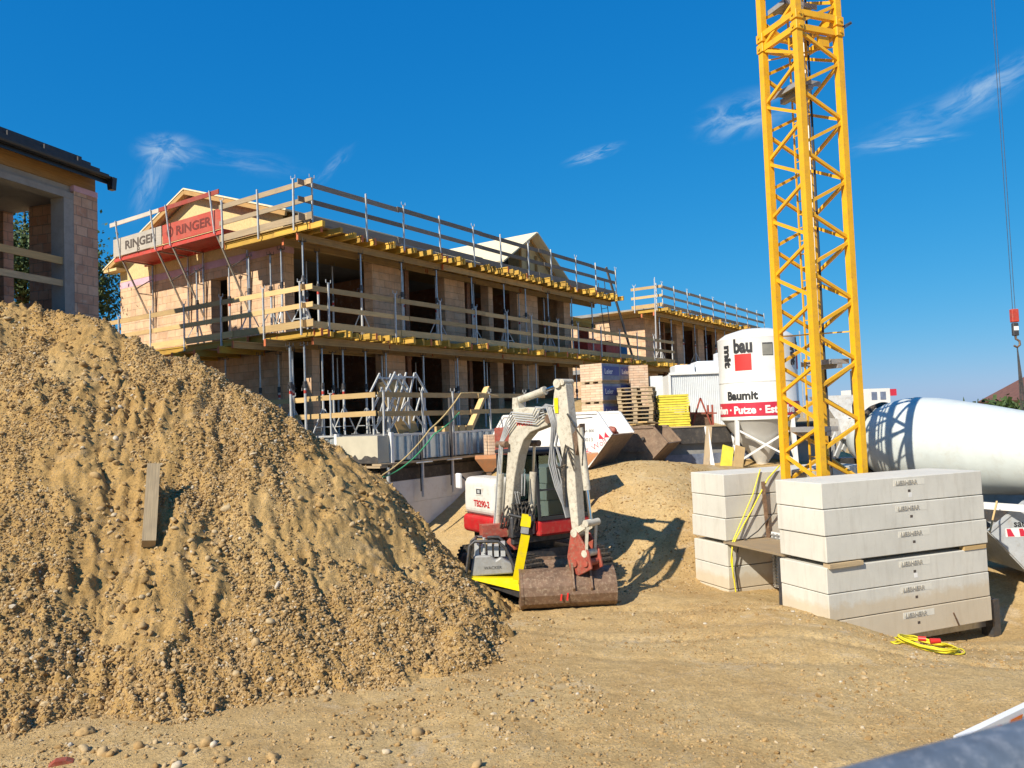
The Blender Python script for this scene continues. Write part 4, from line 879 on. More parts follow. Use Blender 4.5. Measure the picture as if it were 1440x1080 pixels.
for (x,y,za,zb_) in ((.08,.25,crz(1155,505),15),(-.1,.1,.4,crz(1120,505))):
    mb=MB()
    for s in(-.15,.15): mb.bar((x,y+s,za),(x,y+s,zb_),.03,.03)
    z=za
    while z<zb_: mb.bar((x,y-.15,z),(x,y+.15,z),.02,.02); z+=.28
    mb.build('ladder',M['crane'],tc)
MB().tube([(.32,.1,0),(.30,.12,5),(.31,.1,10),(.3,.1,22)],.022,8).build('power_cable',M['black'],tc)
MB().tube([(.22,.16,3),(.25,.15,10),(.2,.15,22)],.012,6).build('rope',M['white'],tc)
MB().box(.04,.3,-.5,-.44,crz(1140,78),crz(1140,78)+.2).build('number_plate',M['crane'],tc)
for zz in (crz(1140,75),crz(1140,470)):
    mb=MB(); mb.bar((hw,-hw,zz),(-hw,hw,zz),.025,.025); mb.bar((-hw,-hw,zz),(hw,hw,zz+.06),.025,.025); mb.build('cross_tie',M['crane'],tc)
mb=MB(); mb.bar((hw+.07,-hw,zj),(hw+.28,-hw-.1,zj+.12),.03,.03); mb.bar((hw+.07,-hw,zj-.05),(hw+.3,-hw-.1,zj+.1),.02,.02); mb.build('bracket',M['steel_dark'],tc)
# hook
hp=atY(1428,470,25); t=E('crane_hook','red hook block with chain sling hanging from twin ropes at the right edge','crane hook',hp)
for s in(-.04,.04): MB().tube([(s,0,.80),(s*1.2,0,18)],.009,5).build('rope',M['steel_dark'],t)
MB().box(-.11,.11,-.08,.08,.38,.80).build('hook_block',M['red'],t,bevel=.02)
mb=MB(); mb.box(-.09,.09,-.06,.06,-.05,.36); mb.build('sheave_housing',M['steel_dark'],t,bevel=.02); MB().box(-.075,.075,-.066,-.062,.12,.25).build('data_plate',M['print_white'],t)
MB().tube([(0,0,-.05),(0,0,-.15),(.11,0,-.22),(.12,0,-.34),(.03,0,-.42),(-.07,0,-.36)],.035,8).build('hook',M['rust'],t)
mb=MB()
for s in(-.07,-.02,.04,.09): mb.tube([(0.03,0,-.4),(s+.35*.3,0.03,-2.2),(s*2+.25,0,-4.1)],.018,5)
mb.build('sling',M['steel_dark'],t)
# cable coil
def fcable(name,label,px,py,mat):
    c=marchM(px,py); t=E(name,label,'cable coil',c); rs=random.Random(5)
    for k in range(6):
        a0=rs.uniform(0,6);rx=rs.uniform(.34,.47);ry=rs.uniform(.34,.62);P=[]
        ox,oy=rs.uniform(-.05,.05),rs.uniform(-.05,.05)
        for i in range(33):
            a=a0+2*math.pi*i/32; x=rx*math.cos(a)*(1+.08*math.sin(3*a+k))+ox;y=ry*math.sin(a)*(1+.08*math.cos(2*a+k))+oy
            P.append((x,y,float(H(c.x+x,c.y+y))-c.z+.02+.012*k))
        MB().tube(P,.012,6,cap=False).build('loop',mat,t)
    P=[(-.3-.06*i,.05*math.sin(i),float(H(c.x-.3-.06*i,c.y+.05*math.sin(i)))-c.z+.02) for i in range(6)]; P+=[(x+.02,y-.09,z) for x,y,z in P[::-1]]
    MB().tube(P,.012,6).build('tail',mat,t)
    MB().tube([(.0,-.05,.06),(.14,-.08,.07)],[.045,.035],10).build('plug',M['plug'],t); MB().tube([(.0,.07,.06),(-.1,.12,.06)],[.04,.035],10).build('socket',M['plug'],t)
fcable('cable_coil','coil of yellow cable with red plug lying in front of the concrete stack',1306,906,M['cable'])
# ------------------------------------------------------------------ silo
sc=atY(1069,590,26.0); sc=Vector((sc.x,sc.y,0)); rS=1.24
px_=lambda p,Y=25.0:atY(*p,Y)
zTop=atY(1064,474,24.8).z;zB=atY(1070,590,24.8).z;zCone=atY(1078,655,25.5).z
zb=float(H(sc.x,sc.y,False))
si=E('plaster_silo','white mortar silo with red square logo and red lettered band','silo',sc)
MB().lathe([(zB,rS),(zB+.05,rS+.01),(zB+.06,rS),(zTop-.02,rS),(zTop,rS),(zTop+.04,rS+.01),(zTop+.22,rS*.8),(zTop+.36,rS*.4),(zTop+.4,0)],n=64).build('tank',M['silo'],si)
MB().lathe([(zB+1.2,rS+.002),(zB+1.2,rS+.012),(zB+1.23,rS+.012),(zB+1.23,rS+.002)],n=64,smooth=False).build('seam_ring',M['silo'],si)
MB().lathe([(zCone,.18),(zCone+.1,.2),(zB-.002,rS-.03)],n=48).build('cone',M['cone'],si)
MB().lathe([(zB+.12,rS+.012),(zB+.55,rS+.012)],n=64).build('red_band',M['bandred'],si)
va=math.atan2(-sc.y,-sc.x) # angle toward camera
def st(body,size,ang,z,mat,**k): 
    return text('lettering',body,size,mat,Matrix.Translation((0,0,z))@Matrix.Rotation(ang,4,'Z'),si,ext=.006,bend=rS+.014,**k)
st('Farben · Putze · Estriche',.33,va-1.62,zB+.21,M['print_white'],offset=.012,sx=1.0)
st('· Farben · Putze',.33,va+1.35,zB+.21,M['print_white'],offset=.012)
st('Baumit',.37,va-.88,zB+.66,M['black'],offset=.014,sx=1.02)
def patch(a0,a1,z0,z1,mat,name='emblem',r=rS+.014,n=14):
    mb=MB()
    for i in range(n):
        p,q=a0+(a1-a0)*i/n,a0+(a1-a0)*(i+1)/n
        mb.face([(r*math.cos(p),r*math.sin(p),z0),(r*math.cos(q),r*math.sin(q),z0),(r*math.cos(q),r*math.sin(q),z1),(r*math.cos(p),r*math.sin(p),z1)],smooth=True)
    return mb.build(name,mat,si)
for base in (va-.58,va+1.3):
    patch(base,base+.44,zB+1.58,zB+2.10,M['logored'])
    st('bau',.60,base-.02,zB+2.16,M['black'],offset=.024,sx=.74)
    # 'mit' rotated 90 deg, reading downwards, left of the square
    c=bpy.data.curves.new('lettering','FONT'); c.body='mit'; c.size=.52; c.extrude=.006; c.offset=.024
    to=bpy.data.objects.new('lettering',c); COL.objects.link(to); bpy.context.view_layer.update()
    me=bpy.data.meshes.new_from_object(to.evaluated_get(bpy.context.evaluated_depsgraph_get())); bpy.data.objects.remove(to)
    r=rS+.014
    for v in me.vertices:
        x,y,z=v.co; a=base-.34+y*.78/r; v.co=Vector(((r+z)*math.cos(a),(r+z)*math.sin(a),zB+2.42-x*1.02))
    me.materials.clear(); me.materials.append(M['black'])
    oo=bpy.data.objects.new('lettering',me); COL.objects.link(oo); oo.parent=si
patch(va+.14,va+.40,zB+2.02,zB+2.42,M['steel_dark'],'hatch'); patch(va+.145,va+.39,zB+2.03,zB+2.37,paint('hatch_grey',(.28,.27,.23),.6),'hatch_cover',rS+.02)
for k in range(4):
    a=va+R(45)+k*R(90)+.15; c_,s_=math.cos(a),math.sin(a); a2_=a+R(90)
    MB().bar((c_*rS*.97,s_*rS*.97,zB+.02),(c_*rS*1.02,s_*rS*1.02,zb),.12,.12).build('leg',M['white'],si)
    c2,s2=math.cos(a2_),math.sin(a2_)
    mb=MB(); mb.bar((c_*rS*.97,s_*rS*.97,zB-.3),(c2*rS*1.02,s2*rS*1.02,zb+.15),.06,.06); mb.bar((c2*rS*.97,s2*rS*.97,zB-.3),(c_*rS*1.02,s_*rS*1.02,zb+.15),.06,.06); mb.build('brace',M['white'],si)
MB().box(-.25,.25,-.25,.25,zCone-.35,zCone).build('outlet',M['steel_dark'],si)
# ladder on silo right
mb=MB()
a=va+1.5
for s in(-.15,.15): mb.bar(((rS+.12)*math.cos(a)+s*math.sin(a),(rS+.12)*math.sin(a)-s*math.cos(a),zB),((rS+.12)*math.cos(a)+s*math.sin(a),(rS+.12)*math.sin(a)-s*math.cos(a),zTop+.2),.03,.03)
mb.build('ladder',M['steel_white'],si)
for i,(px,lean,m_,ww,lb) in enumerate([(1003,-.2,'white',.12,'white pole leaning left of the silo legs'),(993,.1,'board_mid',.18,'brown board standing left of the silo'),(1020,.25,'yellow2',.35,'yellow sheet leaning under the silo'),(1037,.2,'board',.3,'pale board leaning beside the yellow sheet')]):
    q=atY(px,662,24.2); p2=atY(px-10*(i==0)+ (4 if i else 0),600 if i<2 else 628,24.7)
    o=MB().bar((q.x,q.y,float(H(q.x,q.y,False))-.1),p2,ww,.05,up=(0,-1,.1)).build('leaning_board',M[m_]); tag(o,lb,'board')
# ------------------------------------------------------------------ mixer truck
P0=atY(1236,618,20.2);P1_=atY(1440,637,17.2); ax=(P1_-P0).normalized()
xa,ya_=vperp(ax); Md=Matrix(((xa.x,ya_.x,ax.x,P0.x),(xa.y,ya_.y,ax.y,P0.y),(xa.z,ya_.z,ax.z,P0.z),(0,0,0,1)))
tm=E('mixer_truck','concrete mixer truck with large white drum behind the concrete ballast','truck',(0,0,0))
MB().lathe([(-.55,0),(-.55,.55),(-.30,.68),(0,.80),(.35,.96),(.75,1.08),(1.0,1.115),(1.5,1.12),(1.9,1.09),(2.8,1.0),(3.8,.87),(4.8,.70),(5.4,.55),(5.4,0)],Md,72).build('drum',M['drum'],tm)
MB().lathe([(-.06,.80),(-.06,.90),(.10,.96),(.10,.86)],Md,72).build('roller_ring',M['rubber'],tm)
MB().lathe([(.98,1.117),(1.0,1.121),(1.02,1.121)],Md,72).build('weld_seam',M['drum'],tm)
dirx=Vector((ax.x,ax.y,0)).normalized(); ang=math.atan2(dirx.y,dirx.x)
def tbox(mb,s0,s1,t0,t1,z0,z1):
    Mx=Matrix.Translation((P0.x,P0.y,0))@Matrix.Rotation(ang,4,'Z'); mb.box(s0,s1,t0,t1,z0,z1,Mx); return mb
gz=-.2
mb=MB(); tbox(mb,-1.2,6.5,-.45,-.3,1.0,1.3); tbox(mb,-1.2,6.5,.3,.45,1.0,1.3); mb.build('chassis',M['steel_dark'],tm)
mb=MB(); tbox(mb,1.7,6.5,-1.15,-1.05,1.36,1.50); mb.build('side_profile',M['white'],tm)
mb=MB(); tbox(mb,-.8,.9,-.9,.9,1.32,1.62); tbox(mb,-.3,.1,-.8,.8,1.62,1.9); mb.build('drum_support',M['steel_dark'],tm)
mb=MB(); tbox(mb,2.0,2.7,-1.1,-.5,.7,1.3); mb.build('tank',M['grey_cast'],tm,bevel=.05,segs=3)
Mx=Matrix.Translation((P0.x,P0.y,0))@Matrix.Rotation(ang,4,'Z')
for s in (-.6,.7,5.3,6.6):
    for t_ in (-1.05,.75):
        whl=MB().lathe([(0,.2),(0,.48),(.05,.52),(.25,.52),(.3,.48),(.3,.2)],Mx@Matrix.Translation((s,t_,gz+.5))@Matrix.Rotation(R(-90),4,'X'),28).build('wheel',M['rubber'],tm)
        MB().lathe([(.03,0),(.03,.22),(.0,.26)],Mx@Matrix.Translation((s,t_ if t_<0 else t_,gz+.5))@Matrix.Rotation(R(-90),4,'X'),20).build('rim',M['grey_cast'],whl)
# hopper, chute at the discharge/left end, seen through the mast
q=atY(1192,585,21.0)
mb=MB(); mb.prism([(-.55,.35),(.35,.35),(.1,-.4),(-.1,-.4)],Matrix.Translation(q+Vector((-.3,0,.2))),.8); mb.build('hopper',M['white_dirty'],tm)
mb=MB(); mb.prism([(-.4,.5),(.3,.45),(.2,-.2),(-.3,.0)],Matrix.Translation(q+Vector((-.1,-.2,-.55))),.7); mb.build('chute',M['white_dirty'],tm)
mb=MB()
for k in range(7): mb.bar(q+Vector((-.9+.2*k,-.3,-.9-.08*(k%3))),q+Vector((-.5+.2*k,-.1,-.4+.1*(k%2))),.05,.12)
mb.build('linkage',M['steel_white'],tm)
mb=MB(); mb.bar(q+Vector((.2,0,-1.2)),q+Vector((.2,0,1.2)),.1,.1); mb.box(q.x-.9,q.x+.5,q.y-.2,q.y+.3,q.z-1.5,q.z-1.1); mb.build('rear_frame',M['steel_dark'],tm)
q=atY(1180,600,20.6); mb=MB(); mb.prism([(-.25,0),(.2,0),(.2,-.32)],Matrix.Translation(atY(1185,588,20.8)),.05); mb.build('guard_plate',M['white_dirty'],tm)
# distant white/red thing behind drum
q=atY(1228,548,34); t=E('site_cabin','distant white cabin with red front peeking over the mixer drum','cabin',(q.x,q.y,0),.15)
MB().box(-.9,.1,-1,1,1,q.z+.02).build('body',M['white'],t); MB().box(.11,.4,-1,1,q.z-.3,q.z-.02).build('red_front',M['bandred'],t)
mb=MB()
for k in range(2): mb.box(-.75+k*.4,-.5+k*.4,-1.01,-1.003,q.z-.45,q.z-.12)
mb.build('window',M['bluegrey'],t)
# far house at right
q=atY(1396,566,48)+Vector((3.3,0,0)); q2=q
t=E('distant_house','distant white house with brown tiled roof at the right edge','house',(q.x,q.y,0),R(-8))
MB().box(1.0,12,0,8,-1,q.z+.2).build('wall',M['plaster'],t)
mb=MB(); roofpanel(mb,(-.2,-.8,q.z-.1),(-.2,8.8,q.z-.1),(6,8.8,q.z+3.1),(6,-.8,q.z+3.1),.22); roofpanel(mb,(12.2,-.8,q.z-.1),(12.2,8.8,q.z-.1),(6,8.8,q.z+3.1),(6,-.8,q.z+3.1),.22); mb.build('roof',paint('roof_brown',(.20,.09,.06),.8,.3,3),t)
mb=MB(); mb.idx([(1,0,q.z+.2),(11,0,q.z+.2),(6,0,q.z+2.9)],[(0,1,2)]); mb.build('gable',M['plaster'],t)
for a in (2.4,5.0): 
    f=MB().box(a,a+1.0,-.04,.0,q.z-1.6,q.z-.3).build('window',M['white'],t); MB().box(a+.08,a+.92,-.05,-.041,q.z-1.52,q.z-.38).build('pane',M['steel_dark'],f)
q=atY(1408,572,42); 
t=E('garden_shrub','low green shrub in front of the distant house','shrub',(q.x,q.y,0))
n=1500; P=RNG.normal(size=(n,3))*np.array([1.0,.5,.35])+np.array([0,0,q.z-.45]); d1=RNG.normal(size=(n,3))*.1; d2=RNG.normal(size=(n,3))*.1
me=bpy.data.meshes.new('foliage'); me.from_pydata(np.stack([P-d1,P+d2,P+d1,P-d2],1).reshape(-1,3).tolist(),[],np.arange(n*4).reshape(-1,4).tolist()); me.materials.append(M['leaf']); o=bpy.data.objects.new('foliage',me); COL.objects.link(o); o.parent=t
MB().tube([(0,0,-1),(0,0,q.z-.4)],.08,6).build('stem',M['bark'],t)
# ------------------------------------------------------------------ skips
def skip(name,label,loc,rz,L,Wd,Hh,mat,inner,cut=.42,low=.55):
    t=E(name,label,'skip',loc,rz)
    # profile in x z : top narrow, bulging low lip each end
    pr=[(-L/2+cut,Hh),(L/2-cut,Hh),(L/2,Hh*low+.06),(L/2-.75,0),(-L/2+.75,0),(-L/2,Hh*low+.06)]
    for s in(-1,1):
        MB().prism(pr,Matrix.Translation((0,s*Wd/2,0)),.04).build('side_panel',mat,t)
        mb=MB(); mb.bar((-L/2+cut,s*(Wd/2+.01),Hh),(L/2-cut,s*(Wd/2+.01),Hh),.09,.07); mb.bar((L/2-cut,s*(Wd/2+.01),Hh),(L/2,s*(Wd/2+.01),Hh*low+.06),.07,.06); mb.bar((-L/2+cut,s*(Wd/2+.01),Hh),(-L/2,s*(Wd/2+.01),Hh*low+.06),.07,.06)
        mb.bar((-.55*L/2,s*(Wd/2+.04),Hh*.42),(.5*L/2,s*(Wd/2+.04),Hh*.42),.06,.07); mb.build('rim',mat,t)
        mb=MB()
        for x in(-.55,.5): mb.tube([(x*L/2,s*(Wd/2+.02),Hh*.72),(x*L/2,s*(Wd/2+.12),Hh*.72)],.05,10)
        mb.build('lifting_lug',M['steel_dark'],t)
    mb=MB(); w_=Wd/2-.02
    for (x0,z0),(x1,z1) in (((L/2,Hh*low+.06),(L/2-.75,0)),((-L/2+.75,0),(-L/2,Hh*low+.06)),((L/2-.75,0),(-L/2+.75,0))): 
        mb.bar((x0,0,z0),(x1,0,z1),2*w_,.04,up=(0,0,1) if z0!=z1 else (0,0,1))
    mb.build('end_panel',inner,t)
    mb=MB(); mb.box(-L/2+.5,L/2-.5,-w_,w_,Hh*.45,Hh*.5); mb.build('floor_fill',M['brownskip'],t)
    return t
q=atY(826,657,22.6); 
fr=Vector((math.sin(R(119)),math.cos(R(119)),0)); rz=math.atan2(fr.y,fr.x)
c=Vector((q.x,q.y,2.2))-fr*1.15+Vector((-fr.y,fr.x,0))*.85
sk=skip('waste_skip','white open skip with red spray scrawl beyond the excavator',c,rz,3.9,1.7,1.55,M['white'],M['brownskip'])
Ms=lambda x,z:Matrix(((1,0,0,x),(0,0,-1,-.875),(0,1,0,z),(0,0,0,1)))
text('lettering','0 664 800',.115,M['grey_cast'],Ms(.95,1.0),sk,ext=.002,offset=.003); text('lettering','FB 10013',.15,M['grey_cast'],Ms(.80,.74),sk,ext=.002,offset=.003)
text('lettering','OK Wolf',.24,paint('spray_red',(.75,.12,.16),.7),Ms(1.0,.26)@Matrix.Rotation(.5,4,'Z'),sk,ext=.002,offset=-.002)
mb=MB(); 
for x,z in((1.55,.80),(1.72,.84)): mb.face([(x,-.877,z),(x+.16,-.877,z),(x+.02,-.877,z+.16)])
mb.build('hazard_mark',M['bandred'],sk)
mb=MB(); mb.bar((.62,-.875,1.38),(1.38,-.875,1.42),.01,.02);mb.bar((.62,-.875,.62),(.62,-.875,1.38),.01,.02);mb.build('frame_line',M['steel_dark'],sk)
o=stones('rubble',np.array([[0,0,0.],[.3,.1,.05],[-.3,.1,0]]),np.array([.22,.2,.2]),M['rustred'],2,.2); o.location=c+fr*1.3+Vector((0,0,.85)); tag(o,'brick rubble lying in the open end of the white skip','rubble',kind='stuff')
q=atY(937,610,24.3); c2=Vector((q.x,q.y,2.0))-fr*1.5+Vector((-fr.y,fr.x,0))*.7
sk2=skip('waste_skip','brown rusty skip with wood scraps behind the white skip',c2,rz+.05,3.0,1.6,1.25,M['brownskip'],M['brownskip'])
for k in range(4):
    o=MB().bar(c2+Vector((-.6+.35*k,-.2,1.2+.07*k)),c2+Vector((.5+.15*k,.3,1.35)),.35,.04).build('scrap_board',M['board'] if k%2 else M['ply']); tag(o,['broad plywood offcut lying lowest on the brown skip','pale board lying across the brown skip','second plywood offcut tilted on the brown skip','topmost pale board on the right of the brown skip'][k],'board',)
# right skip
q=atY(1390,745,16.6); fr3=Vector((math.sin(R(93)),math.cos(R(93)),0)); rz3=math.atan2(fr3.y,fr3.x)
c3=Vector((q.x,q.y,q.z-.9))+fr3*1.95+Vector((-fr3.y,fr3.x,0))*.8; 
sk3=skip('waste_skip','grey skip with red and white hazard stickers at the right edge',c3,rz3,3.9,1.6,1.45,M['skipgrey'],M['skipgrey'],cut=.75,low=.56)
Ms3=lambda x,z:Matrix(((1,0,0,x),(0,0,-1,-.827),(0,1,0,z),(0,0,0,1)))
text('lettering','www.',.17,M['black'],Ms3(-1.18,1.18),sk3,ext=.002,offset=.003); text('lettering','saubermacher',.2,M['black'],Ms3(-1.45,.95),sk3,ext=.002,offset=.003)
mb=MB(); mb.box(-1.62,-1.0,-.825,-.822,.74,.92); mb.build('hazard_sticker',M['print_white'],sk3)
mb=MB()
for x in (-1.6,-1.35): mb.face([(x+.02,-.828,.75),(x+.16,-.828,.75),(x+.08,-.828,.91),(x-.0,-.828,.91)])
mb.face([(-1.18,-.828,.75),(-1.02,-.828,.75),(-1.02,-.828,.91),(-1.1,-.828,.91)])
mb.build('hazard_stripe',M['bandred'],sk3)
o=MB().bar(atY(1392,748,15.9),atY(1402,705,16.4),.03,.03).build('wood_stake',M['board']); tag(o,'thin pale stake leaning at the end of the grey skip','stake')
# ------------------------------------------------------------------ storage terrace behind
rw=E('retaining_wall','grey stained retaining wall under the storage terrace','wall',(0,0,0))
wl0=atY(880,612,26.5);wl1=atY(1035,606,27.2)
MB().bar((wl0.x-2.5,wl0.y-.3,2.3),(wl1.x+3.5,wl1.y+.4,2.3),.3,1.7,up=(0,0,1)).build('wall_body',M['concrete_grey'],rw)
MB().bar((wl0.x-2.5,wl0.y-.32,3.18),(wl1.x+3.5,wl1.y+.38,3.18),.36,.05,up=(0,0,1)).build('coping',M['board_mid'],rw)
mb=MB(); mb.bar((wl0.x+1.2,wl0.y-.36,2.0),(wl1.x+1,wl1.y-.1,2.0),.1,.55,up=(0,0,1)); mb.build('insulation',M['bluegrey'],rw)
mb=MB(); mb.bar((wl0.x-1,wl0.y-.38,2.87),(wl1.x+3.5,wl1.y+.0,2.87),.03,.5,up=(0,0,1)); mb.build('coating',M['bitumen'],rw)
SY=28.5
def pallet_pack(px0,px1,pyt,pyb,Y,label,m1,m2,txt=None,rot=.0,name='brick_pallet'):
    a=atY(px0,pyb,Y);b=atY(px1,pyb,Y);tp=atY(px0,pyt,Y).z; wd=(b-a).length
    t=E(name,label,'brick pallet',((a.x+b.x)/2,Y,a.z),rot)
    h=tp-a.z
    MB().box(-wd/2,wd/2,-.45,.45,.12,h).build('bricks',m1,t)
    mb=MB(); mb.box(-wd/2,wd/2,-.45,.45,.09,.11)
    for x in(-wd/2+.08,0,wd/2-.08): mb.box(x-.07,x+.07,-.45,.45,0,.088)
    mb.build('pallet',M['board_mid'],t)
    return t,wd,h
# big brick packs: left lit clay stack, right face wrapped with blue foil
def bigpack(px0,pxm,px1,pyt,pyb,Y,label,nl,text_=True):
    a=atY(px0,pyb,Y);m_=atY(pxm,pyb,Y);tp=atY(px0,pyt,Y).z
    dv=Vector((math.sin(R(130)),math.cos(R(130)),0)) # front face direction
    L=(m_-a).length/abs(math.cos(math.atan2(m_.y-a.y,m_.x-a.x)-math.atan2(dv.y,dv.x)))
    rz=math.atan2(dv.y,dv.x); 
    p=Vector((a.x,a.y,a.z)); t=E('brick_pallet',label,'brick pallet',p,rz)
    # depth so that the right face spans to px1
    D=1.1; lh=(tp-a.z)/nl
    for k in range(nl):
        MB().box(0,L,0,D,k*lh+.10,(k+1)*lh-.005).build('brick_layer',M['tilebrick'],t)
        mb=MB(); mb.box(L+.001,L+.02,-.01,D+.01,k*lh+.12,(k+1)*lh-.02); mb.build('foil_wrap',M['bluegrey'],t)
        mb=MB(); mb.box(L+.021,L+.028,.05,D-.05,k*lh+.4*lh,(k+.85)*lh); mb.build('printed_label',M['blue'],t)
        if text_: text('lettering','Leier',lh*.36,M['print_white'],Matrix(((0,0,1,L+.029),(1,0,0,.12),(0,1,0,(k+.48)*lh),(0,0,0,1))),t,ext=.001,offset=.004,sx=1.0)
        mb=MB()
        for x in(.1,L/2,L-.1): mb.box(x-.07,x+.07,0,D,k*lh,k*lh+.07)
        mb.box(0,L,0,D,k*lh+.072,k*lh+.095); mb.build('pallet',M['board_mid'],t)
    return t
bigpack(820,848,866,513,625,27.6,'tall brick pallet stack with blue foil, nearest to the bridge deck',4)
bigpack(866,873,888,513,590,28.4,'narrow brick pallet stack with blue foil in the middle',3)
t,wd,h=pallet_pack(886,911,515,585,28.8,'grey wrapped brick pallet right of the blue foil stacks',M['tilebrick'],None)
t,wd,h=pallet_pack(912,930,530,565,28.9,'pale round topped bundle beside the pallets',M['foil'],None,name='wrapped_bundle')
# stack of empty pallets
q=atY(898,604,27.3);zt=atY(898,545,27.3).z; n=11; dz=(zt-q.z)/n
def mk_pallet():
    t=E('wooden_pallet','x','pallet',(0,0,0),0,'empty wooden pallets stacked behind the skips')
    mb=MB()
    for y in(-.36,-.18,0,.18,.36): mb.box(-.6,.6,y-.06,y+.06,.12,.142)
    mb.build('top_board',M['board_mid'],t)
    mb=MB()
    for x in(-.53,0,.53):
        for y in(-.34,0,.34): mb.box(x-.07,x+.07,y-.05,y+.05,.022,.098)
    mb.build('spacer_block',M['board_mid'],t)
    mb=MB()
    for y in(-.34,0,.34): mb.box(-.6,.6,y-.05,y+.05,0,.021)
    for x in(-.53,0,.53): mb.box(x-.07,x+.07,-.4,.4,.099,.119)
    mb.build('bottom_board',M['timber'],t)
    return t
pp=mk_pallet()
for i in range(n):
    t=pp if i==0 else dup(pp); t.location=(q.x+random.uniform(-.03,.03),q.y+random.uniform(-.03,.03),q.z+dz*i*1.0); t.rotation_euler=(0,0,-.35+random.uniform(-.04,.04)); t.scale=(1,1,dz/.144)
    t['label']='wooden pallet, %s in the stack behind the skips'%('lowest' if i==0 else ('topmost' if i==n-1 else ORD[i]+' from the bottom'))
# yellow panel stack
q=atY(927,603,27.0);q1=atY(970,603,27.0);zt=atY(927,553,27).z
t=E('panel_stack','stack of yellow formwork panels left of the red racks','panel stack',(q.x,27.0,q.z-.05),-.12)
for i in range(14): 
    dz=(zt-q.z)/14; MB().box(random.uniform(-.03,.03),q1.x-q.x+random.uniform(-.03,.03),0,1.2,i*dz,i*dz+dz*.8).build('panel',M['yellow2'],t)
# red racks
q=atY(985,604,27.6); t=E('rack_frame','rusty red steel rack beside the yellow panel stack','rack',(q.x,27.6,q.z-.05),0)
mb=MB()
for x in(-.35,.45): mb.bar((x,0,0),(x,0,.9),.06,.06);mb.bar((x,.6,0),(x,.6,.9),.06,.06)
mb.bar((-.35,0,.0),(.05,0,1.15),.05,.05);mb.bar((.45,0,0),(.05,0,1.15),.05,.05);mb.bar((-.5,0,.65),(.6,0,.6),.05,.05); mb.build('frame',M['rustred'],t)
MB().box(-.45,.5,.1,.7,.12,.65).build('load',M['rust'],t)
# container
q=atY(944,600,31);q1=atY(1030,600,31);zt=atY(935,527,31).z; zt2=atY(1015,521,31).z
t=E('site_container','white corrugated site container behind the storage terrace','container',(q.x,31,2.8),0)
Lc=q1.x-q.x+.6
mb=MB(); corr(mb,(0,0,0),(Lc,0,0),0,zt-2.8,40,.018); mb.box(0.02,Lc-.02,.06,2.4,0,zt-2.81); mb.build('wall',M['container'],t)
mb=MB(); mb.bar((0,-.04,zt-2.78),(Lc,-.04,zt-2.78),.12,.1); mb.bar((.0,-.04,.05),(Lc,-.04,.05),.12,.12); mb.bar((0,-.03,0),(0,-.03,zt-2.8),.1,.1); mb.build('frame',M['white'],t)
for i,(a,b_,hh,lb) in enumerate([(.3,1.1,.38,'low white foil bundle on the container roof at left'),(1.15,2.3,.5,'white foil bundle in the middle of the container roof'),(2.1,3.2,.85,'tall white foil pack with blue side on the container roof')]):
    mb=MB(); mb.box(a,b_,.2,1.3,0,hh); o=mb.build('foil_pack',M['foil'],bevel=.06,segs=2,loc=(q.x,31,zt)); tag(o,lb,'wrapped pack')
# ------------------------------------------------------------------ orange hoppers behind excavator
q=atY(688,672,19.4)
t=E('funnel_hopper','small orange funnel hopper beyond the excavator near the sand slope','hopper',(q.x,q.y,0))
zh=atY(688,640,19.4).z
mb=MB(); mb.box(-.32,.32,-.25,.25,zh-.08,zh); mb.idx([(-.32,-.25,zh-.08),(.32,-.25,zh-.08),(.32,.25,zh-.08),(-.32,.25,zh-.08),(-.1,-.08,zh-.4),(.1,-.08,zh-.4),(.1,.08,zh-.4),(-.1,.08,zh-.4)],[(0,1,5,4),(1,2,6,5),(2,3,7,6),(3,0,4,7)]); mb.build('funnel',M['orange'],t)
MB().bar((0,0,zh-.4),(0,0,float(H(q.x,q.y))-.05),.12,.12).build('stand',M['rust'],t)
q=atY(770,690,20.6); qa=atY(700,600,20.6)
t=E('mortar_trough','orange mixing machine standing between excavator and white skip','mixing machine',(q.x+.1,20.6,float(H(q.x,20.6))-.1),-.1)
zt=atY(770,634,20.6).z-float(H(q.x,20.6))
mb=MB(); mb.prism([(-1.05,zt),(1.25,zt),(.75,zt-.55),(-.75,zt-.55)],Matrix(),.9); mb.build('trough',M['orange'],t)
mb=MB(); mb.box(-.2,.3,-.5,.4,zt-.9,zt-.3); mb.build('gearbox',M['orange'],t,bevel=.03)
mb=MB()
for x in(-.8,.8): mb.bar((x,-.3,0),(x,-.3,zt-.4),.08,.08);mb.bar((x,.3,0),(x,.3,zt-.4),.08,.08)
mb.build('leg',M['rust'],t)
mb=MB(); mb.box(-1.4,-.85,-.3,.3,zt+.0,zt+.75); mb.build('motor_box',M['rustred'],t,bevel=.03)
q=atY(700,625,23.5); t=E('brick_pile','short pile of clay bricks at the end of the metal edge sheets','brick pile',(q.x,q.y,q.z-.55),.3)
MB().box(-.35,.35,-.3,.3,0,.85).build('bricks',M['tilebrick'],t); MB().box(-.4,.4,-.35,.35,-.12,-.01).build('pallet',M['board_mid'],t)
# ------------------------------------------------------------------ excavator
ER=Vector((.30,17.5,.02)); ex=E('excavator','white and red crawler excavator with worn beige boom and wide grading bucket','excavator',ER,R(31))
EI=(Matrix.Translation(ER)@Matrix.Rotation(R(31),4,'Z')).inverted()
def xb(mb,name,mat,par=None,**k): return mb.xf(EI).build(name,mat,par or ex,**k)
